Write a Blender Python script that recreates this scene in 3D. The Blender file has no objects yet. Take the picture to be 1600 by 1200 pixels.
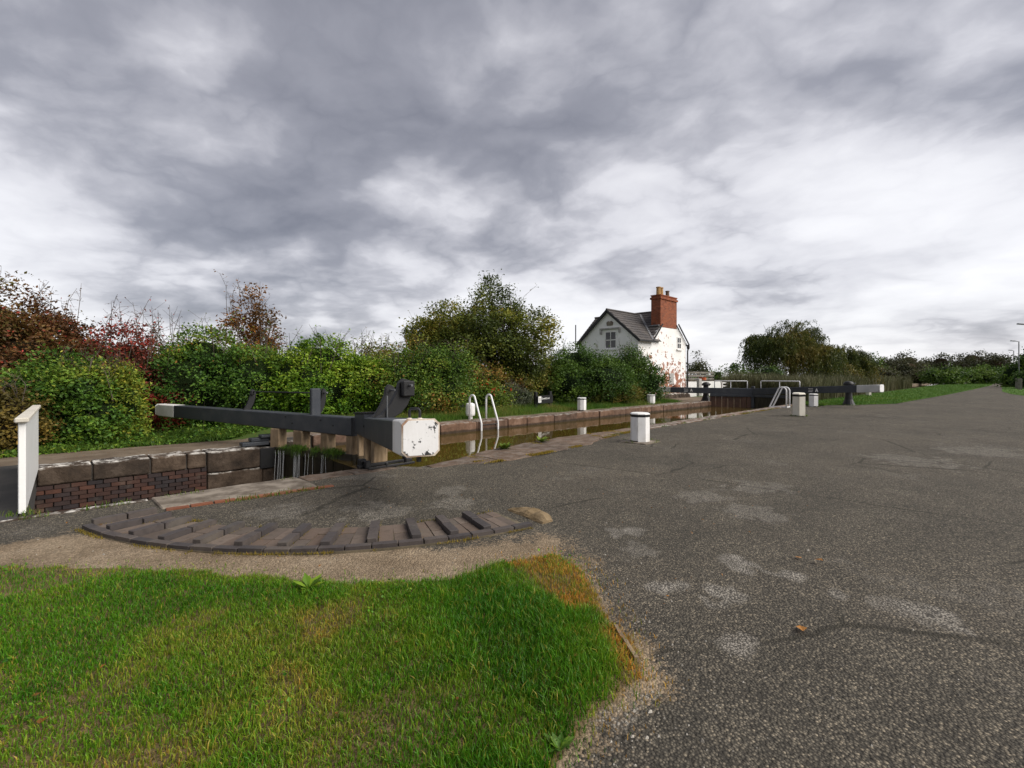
import bpy, math, random
import numpy as np
from mathutils import Vector
random.seed(7); RNG = np.random.default_rng(7)
SC = bpy.context.scene
COL = SC.collection
R = math.radians

# ------------------------------------------------------------------ camera
# world axes: X runs along the lock towards the top gates, Y across it, Z up
F, HZ, EYE = 750.0, 588.0, 1.5
FW = (0.701, 0.713); RT = (0.713, -0.701)
cam = bpy.data.cameras.new('camera'); co = bpy.data.objects.new('camera', cam); COL.objects.link(co)
co.location = (0, 0, EYE); co.rotation_euler = (R(90), 0, -math.atan2(0.701, 0.713))
cam.sensor_width = 36; cam.lens = 36 * F / 1600; cam.shift_y = -(600 - HZ) / 1600
cam.clip_start = 0.05; cam.clip_end = 4000
SC.camera = co

# ------------------------------------------------------------------ world, sun, exposure
W = bpy.data.worlds.new('World'); SC.world = W; W.use_nodes = True
WARP, OFFA = 0.28, (44.0, 23.0, 6.0)
SUN_EL, SUN_AZ = 42.0, -62.0        # azimuth measured from +X towards +Y
def build_world():
    nt = W.node_tree; N = nt.nodes; L = nt.links; N.clear()
    out = N.new('ShaderNodeOutputWorld'); bg = N.new('ShaderNodeBackground')
    sky = N.new('ShaderNodeTexSky'); sky.sky_type = 'NISHITA'; sky.sun_disc = False
    sky.sun_elevation = R(SUN_EL); sky.sun_rotation = R(90 - SUN_AZ)
    tc = N.new('ShaderNodeTexCoord'); sep = N.new('ShaderNodeSeparateXYZ'); L.new(tc.outputs['Generated'], sep.inputs[0])
    def math_(op, a, b=None, c=None):
        m = N.new('ShaderNodeMath'); m.operation = op
        for i, v in enumerate((a, b, c)):
            if v is None: continue
            if isinstance(v, (int, float)): m.inputs[i].default_value = v
            else: L.new(v, m.inputs[i])
        return m.outputs[0]
    zc = math_('MAXIMUM', sep.outputs[2], 0.0)
    zd = math_('ADD', zc, 0.22)
    px = math_('DIVIDE', sep.outputs[0], zd); py = math_('DIVIDE', sep.outputs[1], zd)
    cv = N.new('ShaderNodeCombineXYZ'); L.new(px, cv.inputs[0]); L.new(py, cv.inputs[1])
    wn = N.new('ShaderNodeTexNoise'); wn.inputs['Scale'].default_value = 1.7; wn.inputs['Detail'].default_value = 5; wn.inputs['Roughness'].default_value = 0.55
    L.new(cv.outputs[0], wn.inputs['Vector'])
    wc = N.new('ShaderNodeVectorMath'); wc.operation = 'MULTIPLY_ADD'; L.new(wn.outputs['Color'], wc.inputs[0]); wc.inputs[1].default_value = (WARP, WARP, 0); L.new(cv.outputs[0], wc.inputs[2])
    def noise(scale, detail, rough, off, vec):
        mp = N.new('ShaderNodeMapping'); mp.inputs['Location'].default_value = off
        mp.inputs['Rotation'].default_value = (0, 0, R(20)); mp.inputs['Scale'].default_value = (1.0, 0.85, 1)
        L.new(vec, mp.inputs[0])
        n = N.new('ShaderNodeTexNoise'); n.inputs['Scale'].default_value = scale; n.inputs['Detail'].default_value = detail
        n.inputs['Roughness'].default_value = rough; L.new(mp.outputs[0], n.inputs['Vector']); return n.outputs[0]
    a = noise(0.95, 8, 0.46, OFFA, wc.outputs[0])           # cloud masses
    b = noise(2.6, 9, 0.50, (11.0, 2.0, 4.0), wc.outputs[0])  # lumps on their bases
    c = noise(0.40, 1, 0.5, (5.0, 1.0, 9.0), cv.outputs[0])
    bb = math_('ABSOLUTE', math_('SUBTRACT', b, 0.5))       # billows
    v = math_('ADD', math_('MULTIPLY', a, 0.74), math_('MULTIPLY', bb, 0.42))
    v = math_('ADD', v, math_('MULTIPLY', c, 0.22))
    hor = math_('POWER', math_('SUBTRACT', 1.0, zc), 3.0)   # thinner, brighter cloud towards the horizon
    v = math_('ADD', v, math_('MULTIPLY', hor, 0.155))
    rp = N.new('ShaderNodeValToRGB'); e = rp.color_ramp.elements
    e[0].position = 0.41; e[0].color = (0.062, 0.064, 0.078, 1)
    e[1].position = 0.735; e[1].color = (0.335, 0.333, 0.342, 1)
    for p, col in ((0.51, (0.115, 0.116, 0.132, 1)), (0.562, (0.182, 0.181, 0.197, 1)), (0.60, (0.250, 0.248, 0.263, 1)), (0.66, (0.300, 0.298, 0.310, 1))):
        q = e.new(p); q.color = col
    L.new(v, rp.inputs[0])
    ms = N.new('ShaderNodeMixRGB'); ms.blend_type = 'MULTIPLY'; ms.inputs[0].default_value = 1; ms.inputs[2].default_value = (0.08, 0.08, 0.08, 1)
    L.new(sky.outputs[0], ms.inputs[1])
    mx = N.new('ShaderNodeMixRGB'); mx.inputs[0].default_value = 0.95
    L.new(ms.outputs[0], mx.inputs[1]); L.new(rp.outputs[0], mx.inputs[2])
    L.new(mx.outputs[0], bg.inputs[0]); bg.inputs[1].default_value = 1.0
    L.new(bg.outputs[0], out.inputs[0])
build_world()
sl = bpy.data.lights.new('sun', 'SUN'); sl.energy = 1.5; sl.angle = R(55); sl.color = (1.0, 0.95, 0.88)
so = bpy.data.objects.new('sun', sl); COL.objects.link(so)
sd = Vector((math.cos(R(SUN_EL)) * math.cos(R(SUN_AZ)), math.cos(R(SUN_EL)) * math.sin(R(SUN_AZ)), math.sin(R(SUN_EL))))
so.rotation_euler = sd.to_track_quat('Z', 'Y').to_euler()
VS = SC.view_settings; VS.view_transform = 'Standard'; VS.look = 'None'; VS.exposure = 1.58; VS.gamma = 1; VS.use_curve_mapping = False

# ------------------------------------------------------------------ helpers
def PD(px, d, z=0.0):
    x = (px - 800) / F * d
    return (RT[0] * x + FW[0] * d, RT[1] * x + FW[1] * d, z)
def P(px, py, z=0.0):
    return PD(px, F * (EYE - z) / (py - HZ), z)
def ZY(py, d): return EYE - (py - HZ) / F * d
def PN(px, n, z=0.0):                       # point on the ray of column px at Y = n
    t = (px - 800) / F; d = n / (FW[1] + RT[1] * t)
    return PD(px, d, z), d

OFF = {}
def link(o): COL.objects.link(o); return o
def thing(name, label, cat, loc=(0, 0, 0), group=None):
    o = bpy.data.objects.new(name, None); link(o); o.location = loc; o.empty_display_size = 0.1
    OFF[o.name] = Vector(loc); o['label'] = label; o['category'] = cat
    if group: o['group'] = group
    return o
def tag(o, label=None, cat=None, group=None, kind=None):
    if label: o['label'] = label
    if cat: o['category'] = cat
    if group: o['group'] = group
    if kind: o['kind'] = kind
    return o
def attach(o, parent):
    """o carries geometry in world coordinates minus the thing's base"""
    link(o)
    if parent is not None: o.parent = parent
    OFF[o.name] = OFF[parent.name] if parent is not None else Vector((0, 0, 0))
    return o
def fast_mesh(name, V, Fc, smooth=False):
    V = np.ascontiguousarray(V, dtype=np.float32); Fc = np.ascontiguousarray(Fc, dtype=np.int32)
    m = bpy.data.meshes.new(name); k = Fc.shape[1]
    m.vertices.add(len(V)); m.vertices.foreach_set('co', V.ravel())
    m.loops.add(Fc.size); m.loops.foreach_set('vertex_index', Fc.ravel())
    m.polygons.add(len(Fc)); m.polygons.foreach_set('loop_start', np.arange(0, Fc.size, k, dtype=np.int32))
    m.polygons.foreach_set('use_smooth', np.full(len(Fc), smooth))
    m.update(calc_edges=True); m.validate(); return m
def set_col(m, name, A):
    at = m.attributes.new(name, 'FLOAT_COLOR', 'POINT')
    A4 = np.ones((len(A), 4), np.float32); A4[:, :A.shape[1]] = A
    at.data.foreach_set('color', A4.ravel())
def np_obj(name, V, Fc, mat, parent=None, smooth=False, cols=None):
    if parent is not None: V = np.asarray(V) - np.array(OFF[parent.name])
    m = fast_mesh(name, V, Fc, smooth); m.materials.append(mat)
    if cols is not None: set_col(m, 'tint', cols)
    return attach(bpy.data.objects.new(name, m), parent)

class MB:
    def __init__(s): s.v = []; s.f = []
    def add(s, vs, fs):
        b = len(s.v); s.v += [tuple(p) for p in vs]; s.f += [tuple(i + b for i in f) for f in fs]; return s
    def hexa(s, lo, hi):                    # two 4-rings
        return s.add(list(lo) + list(hi), [(3, 2, 1, 0), (4, 5, 6, 7), (0, 1, 5, 4), (1, 2, 6, 5), (2, 3, 7, 6), (3, 0, 4, 7)])
    def box(s, x0, x1, y0, y1, z0, z1):
        return s.hexa([(x0, y0, z0), (x1, y0, z0), (x1, y1, z0), (x0, y1, z0)], [(x0, y0, z1), (x1, y0, z1), (x1, y1, z1), (x0, y1, z1)])
    def bar(s, a, b, w0, h0, w1=None, h1=None, up=(0, 0, 1)):
        w1 = w0 if w1 is None else w1; h1 = h0 if h1 is None else h1
        a = Vector(a); b = Vector(b); d = (b - a).normalized(); u = Vector(up)
        sd_ = d.cross(u)
        if sd_.length < 1e-4: sd_ = d.cross(Vector((1, 0, 0)))
        sd_.normalize(); u = sd_.cross(d).normalized()
        ring = lambda c, w, h: [c - sd_ * w / 2 - u * h / 2, c + sd_ * w / 2 - u * h / 2, c + sd_ * w / 2 + u * h / 2, c - sd_ * w / 2 + u * h / 2]
        return s.hexa(ring(a, w0, h0), ring(b, w1, h1))
    def loft(s, rings, cap=True):
        b = len(s.v); k = len(rings[0])
        for r_ in rings: s.v += [tuple(p) for p in r_]
        for i in range(len(rings) - 1):
            for j in range(k):
                a0 = b + i * k + j; a1 = b + i * k + (j + 1) % k
                s.f.append((a0, a1, a1 + k, a0 + k))
        if cap:
            s.f.append(tuple(b + j for j in reversed(range(k)))); s.f.append(tuple(b + (len(rings) - 1) * k + j for j in range(k)))
        return s
    def tube(s, pts, rad, k=8, cap=True):
        pts = [Vector(p) for p in pts]; n = len(pts)
        rads = rad if isinstance(rad, (list, tuple)) else [rad] * n
        rings = []; ref = None
        for i, p in enumerate(pts):
            t = (pts[min(i + 1, n - 1)] - pts[max(i - 1, 0)]).normalized()
            if ref is None: ref = t.orthogonal().normalized()
            ref = (ref - t * ref.dot(t)); ref = ref.normalized() if ref.length > 1e-6 else t.orthogonal().normalized()
            bn = t.cross(ref)
            rings.append([p + (ref * math.cos(2 * math.pi * j / k) + bn * math.sin(2 * math.pi * j / k)) * rads[i] for j in range(k)])
        return s.loft(rings, cap)
    def lathe(s, c, prof, k=16):
        c = Vector(c)
        return s.loft([[c + Vector((r_ * math.cos(2 * math.pi * j / k), r_ * math.sin(2 * math.pi * j / k), z)) for j in range(k)] for r_, z in prof])
    def prism(s, poly, ax_u, ax_v, origin, thick):   # polygon in the (u, v) plane, extruded along u x v
        u = Vector(ax_u).normalized(); v = Vector(ax_v).normalized(); w = u.cross(v).normalized(); o = Vector(origin)
        A = [o + u * p[0] + v * p[1] - w * thick / 2 for p in poly]; B = [q + w * thick for q in A]
        k = len(poly); b = len(s.v); s.v += [tuple(p) for p in A + B]
        s.f.append(tuple(b + i for i in reversed(range(k)))); s.f.append(tuple(b + k + i for i in range(k)))
        for i in range(k): s.f.append((b + i, b + (i + 1) % k, b + k + (i + 1) % k, b + k + i))
        return s
    def build(s, name, mat, parent=None, bevel=0, smooth=False, seg=1):
        off = OFF[parent.name] if parent is not None else Vector((0, 0, 0))
        m = bpy.data.meshes.new(name); m.from_pydata([tuple(Vector(p) - off) for p in s.v], [], s.f); m.update()
        m.materials.append(mat)
        if smooth: m.polygons.foreach_set('use_smooth', [True] * len(m.polygons))
        o = attach(bpy.data.objects.new(name, m), parent)
        if bevel:
            bv = o.modifiers.new('bevel', 'BEVEL'); bv.width = bevel; bv.segments = seg; bv.limit_method = 'ANGLE'; bv.angle_limit = R(35)
        return o

# lattice value noise for placing things and masks
_LAT = np.random.default_rng(3).random((256, 256))
def vn(x, y, sc=1.0, oct_=3):
    x = np.asarray(x, float) * sc; y = np.asarray(y, float) * sc; t = 0; amp = 1; tot = 0
    for o in range(oct_):
        xi = np.floor(x).astype(int); yi = np.floor(y).astype(int); fx = x - xi; fy = y - yi
        fx = fx * fx * (3 - 2 * fx); fy = fy * fy * (3 - 2 * fy)
        g = lambda a, b: _LAT[(a + 17 * o) % 256, (b + 31 * o) % 256]
        t = t + amp * ((g(xi, yi) * (1 - fx) + g(xi + 1, yi) * fx) * (1 - fy) + (g(xi, yi + 1) * (1 - fx) + g(xi + 1, yi + 1) * fx) * fy)
        tot += amp; amp *= 0.5; x = x * 2.03; y = y * 2.03
    return t / tot
def sdf_poly(x, y, poly):                   # negative inside
    x = np.asarray(x, float); y = np.asarray(y, float); d = np.full(x.shape, 1e9); ins = np.zeros(x.shape, bool)
    n = len(poly)
    for i in range(n):
        ax, ay = poly[i][:2]; bx, by = poly[(i + 1) % n][:2]
        ex, ey = bx - ax, by - ay; l2 = ex * ex + ey * ey + 1e-12
        t = np.clip(((x - ax) * ex + (y - ay) * ey) / l2, 0, 1)
        d = np.minimum(d, np.hypot(x - ax - t * ex, y - ay - t * ey))
        c = ((ay > y) != (by > y)) & (x < ex * (y - ay) / (ey if abs(ey) > 1e-12 else 1e-12) + ax)
        ins ^= c
    return np.where(ins, -d, d)
def sstep(a, b, x): t = np.clip((x - a) / (b - a), 0, 1); return t * t * (3 - 2 * t)

# ------------------------------------------------------------------ materials
class NT:
    def __init__(s, name):
        s.m = bpy.data.materials.new(name); s.m.use_nodes = True; s.t = s.m.node_tree; s.N = s.t.nodes; s.L = s.t.links
        s.b = s.N['Principled BSDF']; s.tc = s.N.new('ShaderNodeTexCoord'); s.co = s.tc.outputs['Object']
    def geo(s):
        g = s.N.new('ShaderNodeNewGeometry'); s.co = g.outputs['Position']; return s
    def put(s, inp, v):
        if isinstance(v, (int, float)): inp.default_value = v
        elif isinstance(v, (tuple, list)): inp.default_value = tuple(v) + ((1,) if len(v) == 3 and len(inp.default_value) == 4 else ())
        else: s.L.new(v, inp)
    def noise(s, sc, det=4, ro=0.55, vec=None, dist=0, stretch=None):
        n = s.N.new('ShaderNodeTexNoise'); n.inputs['Scale'].default_value = sc; n.inputs['Detail'].default_value = det
        n.inputs['Roughness'].default_value = ro; n.inputs['Distortion'].default_value = dist
        v = vec or s.co
        if stretch:
            mp = s.N.new('ShaderNodeMapping'); mp.inputs['Scale'].default_value = stretch; s.L.new(v, mp.inputs[0]); v = mp.outputs[0]
        s.L.new(v, n.inputs['Vector']); return n.outputs[0]
    def vor(s, sc, out='Distance', feat='F1', vec=None):
        n = s.N.new('ShaderNodeTexVoronoi'); n.inputs['Scale'].default_value = sc; n.feature = feat
        s.L.new(vec or s.co, n.inputs['Vector']); return n.outputs[out]
    def math(s, op, a, b=0.0, c=0.0, clamp=False):
        m = s.N.new('ShaderNodeMath'); m.operation = op; m.use_clamp = clamp
        for i, v in enumerate((a, b, c)): s.put(m.inputs[i], v)
        return m.outputs[0]
    def step(s, v, a, b):
        m = s.N.new('ShaderNodeMapRange'); m.interpolation_type = 'SMOOTHSTEP'
        s.put(m.inputs[0], v); m.inputs[1].default_value = a; m.inputs[2].default_value = b; return m.outputs[0]
    def mix(s, f, a, b, mode='MIX'):
        m = s.N.new('ShaderNodeMixRGB'); m.blend_type = mode; s.put(m.inputs[0], f); s.put(m.inputs[1], a); s.put(m.inputs[2], b); return m.outputs[0]
    def ramp(s, v, *st):
        r_ = s.N.new('ShaderNodeValToRGB'); e = r_.color_ramp.elements
        e[0].position, e[0].color = st[0][0], tuple(st[0][1]) + (1,); e[1].position, e[1].color = st[-1][0], tuple(st[-1][1]) + (1,)
        for p, c in st[1:-1]: q = e.new(p); q.color = tuple(c) + (1,)
        s.L.new(v, r_.inputs[0]); return r_.outputs[0]
    def attr(s, name='tint'):
        a = s.N.new('ShaderNodeAttribute'); a.attribute_name = name; return a
    def rand(s): return s.N.new('ShaderNodeObjectInfo').outputs['Random']
    def bump(s, h, st=0.4, dist=0.02):
        b = s.N.new('ShaderNodeBump'); b.inputs['Strength'].default_value = st; b.inputs['Distance'].default_value = dist
        s.L.new(h, b.inputs['Height']); s.L.new(b.outputs[0], s.b.inputs['Normal']); return s
    def fin(s, col, rough=0.8, spec=0.3, metal=0.0):
        s.put(s.b.inputs['Base Color'], col); s.put(s.b.inputs['Roughness'], rough)
        s.b.inputs['Specular IOR Level'].default_value = spec; s.b.inputs['Metallic'].default_value = metal; return s.m

def m_paint(name, c, dirt, chips=None, rough=0.45, amt=0.35, chip_scale=9, chip_at=0.66, wood=True):
    t = NT(name); n1 = t.noise(2.3, 6, 0.6); n2 = t.noise(28, 4, 0.6)
    col = t.mix(t.math('MULTIPLY', t.step(n1, 0.42, 0.72), amt), c, dirt)
    col = t.mix(t.math('MULTIPLY', t.step(n2, 0.5, 0.8), amt * 0.6), col, dirt)
    h = t.noise(40, 5, 0.6, stretch=(1, 1, 0.15)) if wood else n2
    if chips:
        ch = t.step(t.noise(chip_scale, 8, 0.68, dist=0.3), chip_at, chip_at + 0.03)
        col = t.mix(ch, col, chips)
    t.bump(h, 0.15, 0.01); return t.fin(col, rough, 0.35)
M = {}
M['beam_black'] = m_paint('beam_black_paint', (0.038, 0.043, 0.052), (0.075, 0.078, 0.082), rough=0.42, amt=0.6, chips=(0.11, 0.10, 0.09), chip_scale=14, chip_at=0.71)
M['iron'] = m_paint('black_iron', (0.012, 0.012, 0.013), (0.032, 0.030, 0.028), rough=0.5, wood=False)
M['white'] = m_paint('white_paint', (0.80, 0.79, 0.77), (0.50, 0.47, 0.40), chips=(0.16, 0.13, 0.10), chip_scale=9, chip_at=0.685, rough=0.5, amt=0.5)
M['white_chip'] = m_paint('white_paint_chipped', (0.82, 0.81, 0.80), (0.58, 0.55, 0.50), chips=(0.04, 0.04, 0.04), chip_scale=11, chip_at=0.59, rough=0.5, amt=0.3)
M['white_old'] = m_paint('white_paint_weathered', (0.62, 0.58, 0.50), (0.36, 0.33, 0.27), chips=(0.10, 0.07, 0.045), chip_scale=7, chip_at=0.66, rough=0.6, amt=0.5)
M['white_tube'] = m_paint('white_tube_paint', (0.76, 0.76, 0.76), (0.5, 0.48, 0.45), chips=(0.16, 0.09, 0.05), chip_scale=20, chip_at=0.70, rough=0.4, amt=0.25, wood=False)
M['grey_white'] = m_paint('greyed_white_paint', (0.50, 0.50, 0.48), (0.32, 0.32, 0.30), rough=0.6, amt=0.5)
M['cream'] = m_paint('cream_weathered_paint', (0.72, 0.68, 0.58), (0.52, 0.45, 0.33), chips=(0.05, 0.04, 0.03), chip_scale=6, chip_at=0.67, rough=0.7, amt=0.5)
M['rust'] = m_paint('rust_edge', (0.66, 0.58, 0.48), (0.24, 0.10, 0.035), rough=0.8, amt=0.9, wood=False)
M['bridge_white'] = m_paint('parapet_white_paint', (0.80, 0.80, 0.78), (0.60, 0.58, 0.54), chips=(0.12, 0.11, 0.09), chip_scale=5, chip_at=0.74, rough=0.45, amt=0.25)

def m_wood(name, a, b, wet=None, rough=0.75):
    t = NT(name).geo(); g = t.noise(9, 7, 0.65, stretch=(1, 1, 0.12)); n = t.noise(1.8, 4)
    col = t.mix(t.step(g, 0.32, 0.68), a, b)
    col = t.mix(t.math('MULTIPLY', t.step(n, 0.45, 0.7), 0.55), col, wet or tuple(x * 0.35 for x in a))
    t.bump(g, 0.5, 0.015); return t.fin(col, rough, 0.3)
M['timber'] = m_wood('bare_timber', (0.17, 0.115, 0.06), (0.36, 0.26, 0.16), wet=(0.07, 0.05, 0.03))
M['wet_board'] = m_wood('wet_gate_board', (0.020, 0.018, 0.012), (0.045, 0.038, 0.022), rough=0.35)
M['brown_board'] = m_wood('brown_gate_board', (0.075, 0.038, 0.024), (0.12, 0.062, 0.038), wet=(0.03, 0.02, 0.015), rough=0.5)
M['grey_wood'] = m_wood('weathered_grey_wood', (0.12, 0.11, 0.09), (0.22, 0.20, 0.17))
M['dead_wood'] = m_wood('dead_wood', (0.13, 0.09, 0.055), (0.25, 0.19, 0.125))
M['bark'] = m_wood('bark', (0.045, 0.036, 0.026), (0.09, 0.072, 0.052), rough=0.9)
M['bark_pale'] = m_wood('twig_bark', (0.06, 0.045, 0.035), (0.11, 0.085, 0.065), rough=0.9)

def m_stone(name, a, b, c, top=(0.36, 0.34, 0.30), topamt=0.8, wet=False):
    t = NT(name).geo(); r_ = t.rand()
    n = t.noise(3.2, 7, 0.62); n2 = t.noise(22, 5, 0.65)
    col = t.ramp(n, (0.32, a), (0.5, b), (0.68, c))
    col = t.mix(t.math('MULTIPLY', t.step(n2, 0.45, 0.75), 0.35), col, tuple(x * 0.45 for x in a))
    col = t.mix(1.0, col, t.ramp(r_, (0.0, (0.72, 0.72, 0.74)), (1.0, (1.2, 1.12, 1.05))), 'MULTIPLY')
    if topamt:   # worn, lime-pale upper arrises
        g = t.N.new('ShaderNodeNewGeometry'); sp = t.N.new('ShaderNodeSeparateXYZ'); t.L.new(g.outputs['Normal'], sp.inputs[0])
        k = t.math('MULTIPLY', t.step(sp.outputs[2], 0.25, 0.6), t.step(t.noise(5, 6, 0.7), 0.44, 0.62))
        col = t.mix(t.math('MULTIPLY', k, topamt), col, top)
    if wet:      # slimy band left by the canal just above its level
        sp2 = t.N.new('ShaderNodeSeparateXYZ'); t.L.new(t.co, sp2.inputs[0])
        kz = t.step(t.math('ADD', sp2.outputs[2], t.math('MULTIPLY', t.math('SUBTRACT', n, 0.5), 0.10)), -0.20, -0.26)
        col = t.mix(t.math('MULTIPLY', kz, 0.85), col, (0.028, 0.021, 0.013))
    t.bump(t.math('ADD', n2, t.math('MULTIPLY', n, 1.5)), 0.55, 0.03); return t.fin(col, 0.85, 0.25)
M['red_stone'] = m_stone('red_sandstone', (0.075, 0.046, 0.031), (0.135, 0.083, 0.056), (0.20, 0.135, 0.10), wet=True)
M['dark_stone'] = m_stone('dark_sandstone', (0.030, 0.022, 0.016), (0.062, 0.045, 0.032), (0.115, 0.088, 0.066), top=(0.62, 0.59, 0.54), topamt=1.0)
M['flag_stone'] = m_stone('quay_flagstone', (0.085, 0.058, 0.040), (0.135, 0.095, 0.068), (0.20, 0.15, 0.115), topamt=0.2)
M['lump'] = m_stone('yellow_sandstone', (0.13, 0.095, 0.045), (0.20, 0.15, 0.085), (0.26, 0.20, 0.12), topamt=0)
def m_brick(name, *cs, rough=0.8):
    t = NT(name); r_ = t.rand(); g = t.N.new('ShaderNodeNewGeometry'); pos = g.outputs['Position']
    st = [(i / (len(cs) - 1), c) for i, c in enumerate(cs)]
    col = t.ramp(r_, *st); n = t.noise(14, 6, 0.65, vec=pos); n2 = t.noise(2.5, 4, 0.6, vec=pos)
    col = t.mix(t.math('MULTIPLY', t.step(n, 0.45, 0.75), 0.45), col, tuple(x * 0.45 for x in cs[0]))
    col = t.mix(t.math('MULTIPLY', t.step(n2, 0.52, 0.75), 0.35), col, (0.16, 0.14, 0.11))
    t.bump(n, 0.4, 0.01); return t.fin(col, rough, 0.3)
M['wall_brick'] = m_brick('lock_wall_brick', (0.022, 0.018, 0.019), (0.040, 0.022, 0.018), (0.060, 0.027, 0.019), (0.028, 0.024, 0.026), (0.048, 0.026, 0.020), (0.095, 0.040, 0.026))
M['blue_brick'] = m_brick('blue_engineering_brick', (0.050, 0.043, 0.042), (0.068, 0.056, 0.052), (0.088, 0.072, 0.062), rough=0.6)
M['pave_brick'] = m_brick('worn_paving_brick', (0.090, 0.070, 0.058), (0.125, 0.097, 0.078), (0.115, 0.080, 0.060), (0.16, 0.126, 0.102), rough=0.8)
M['red_brick'] = m_brick('red_kerb_brick', (0.17, 0.06, 0.03), (0.25, 0.095, 0.05), (0.21, 0.10, 0.06))
def m_plain(name, a, b, sc=6, bsc=40, bst=0.3, rough=0.85, spec=0.3):
    t = NT(name).geo(); n = t.noise(sc, 6, 0.62); n2 = t.noise(bsc, 4, 0.6)
    t.bump(n2, bst, 0.01); return t.fin(t.mix(t.step(n, 0.35, 0.68), a, b), rough, spec)
M['mortar'] = m_plain('dark_mortar', (0.035, 0.030, 0.026), (0.13, 0.115, 0.10), sc=3)
M['joint'] = m_plain('sandy_joint', (0.09, 0.075, 0.05), (0.16, 0.13, 0.085))
M['slab'] = m_plain('pale_concrete', (0.11, 0.088, 0.066), (0.27, 0.23, 0.185), sc=4.5)
M['deck'] = m_plain('bridge_deck_asphalt', (0.045, 0.043, 0.04), (0.065, 0.06, 0.055), sc=2)
M['earth'] = m_plain('trodden_earth', (0.13, 0.10, 0.066), (0.21, 0.165, 0.115), sc=1.6)
M['slate_dk'] = m_plain('lead_flashing', (0.16, 0.16, 0.165), (0.25, 0.25, 0.255))
M['pot'] = m_plain('buff_clay_pot', (0.36, 0.20, 0.075), (0.46, 0.28, 0.12))
M['pot_dark'] = m_plain('dark_clay_pot', (0.12, 0.075, 0.055), (0.17, 0.11, 0.08))
M['white_wall'] = m_plain('white_wall_render', (0.66, 0.65, 0.63), (0.78, 0.77, 0.75), sc=2)
M['post_grey'] = m_plain('grey_render', (0.30, 0.29, 0.27), (0.42, 0.41, 0.39))
M['metal_grey'] = m_plain('galvanised_steel', (0.10, 0.105, 0.11), (0.15, 0.15, 0.155), rough=0.5)
M['red_plastic'] = m_plain('faded_orange_plastic', (0.42, 0.09, 0.03), (0.5, 0.13, 0.05))

def m_leaf(name, cs, trans=0.25, rough=0.5):
    t = NT(name); a = t.attr(); sp = t.N.new('ShaderNodeSeparateColor'); t.L.new(a.outputs['Color'], sp.inputs[0])
    col = t.ramp(sp.outputs[0], *[(i / (len(cs) - 1), c) for i, c in enumerate(cs)])
    k = t.math('ADD', t.math('MULTIPLY', sp.outputs[1], 0.9), 0.55)
    cm = t.N.new('ShaderNodeVectorMath'); cm.operation = 'SCALE'; t.L.new(col, cm.inputs[0]); t.L.new(k, cm.inputs['Scale'])
    t.fin(cm.outputs[0], rough, 0.25)
    tr = t.N.new('ShaderNodeBsdfTranslucent'); t.L.new(cm.outputs[0], tr.inputs[0])
    mx = t.N.new('ShaderNodeMixShader'); mx.inputs[0].default_value = trans
    t.L.new(t.b.outputs[0], mx.inputs[1]); t.L.new(tr.outputs[0], mx.inputs[2])
    t.L.new(mx.outputs[0], t.N['Material Output'].inputs[0]); return t.m
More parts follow.
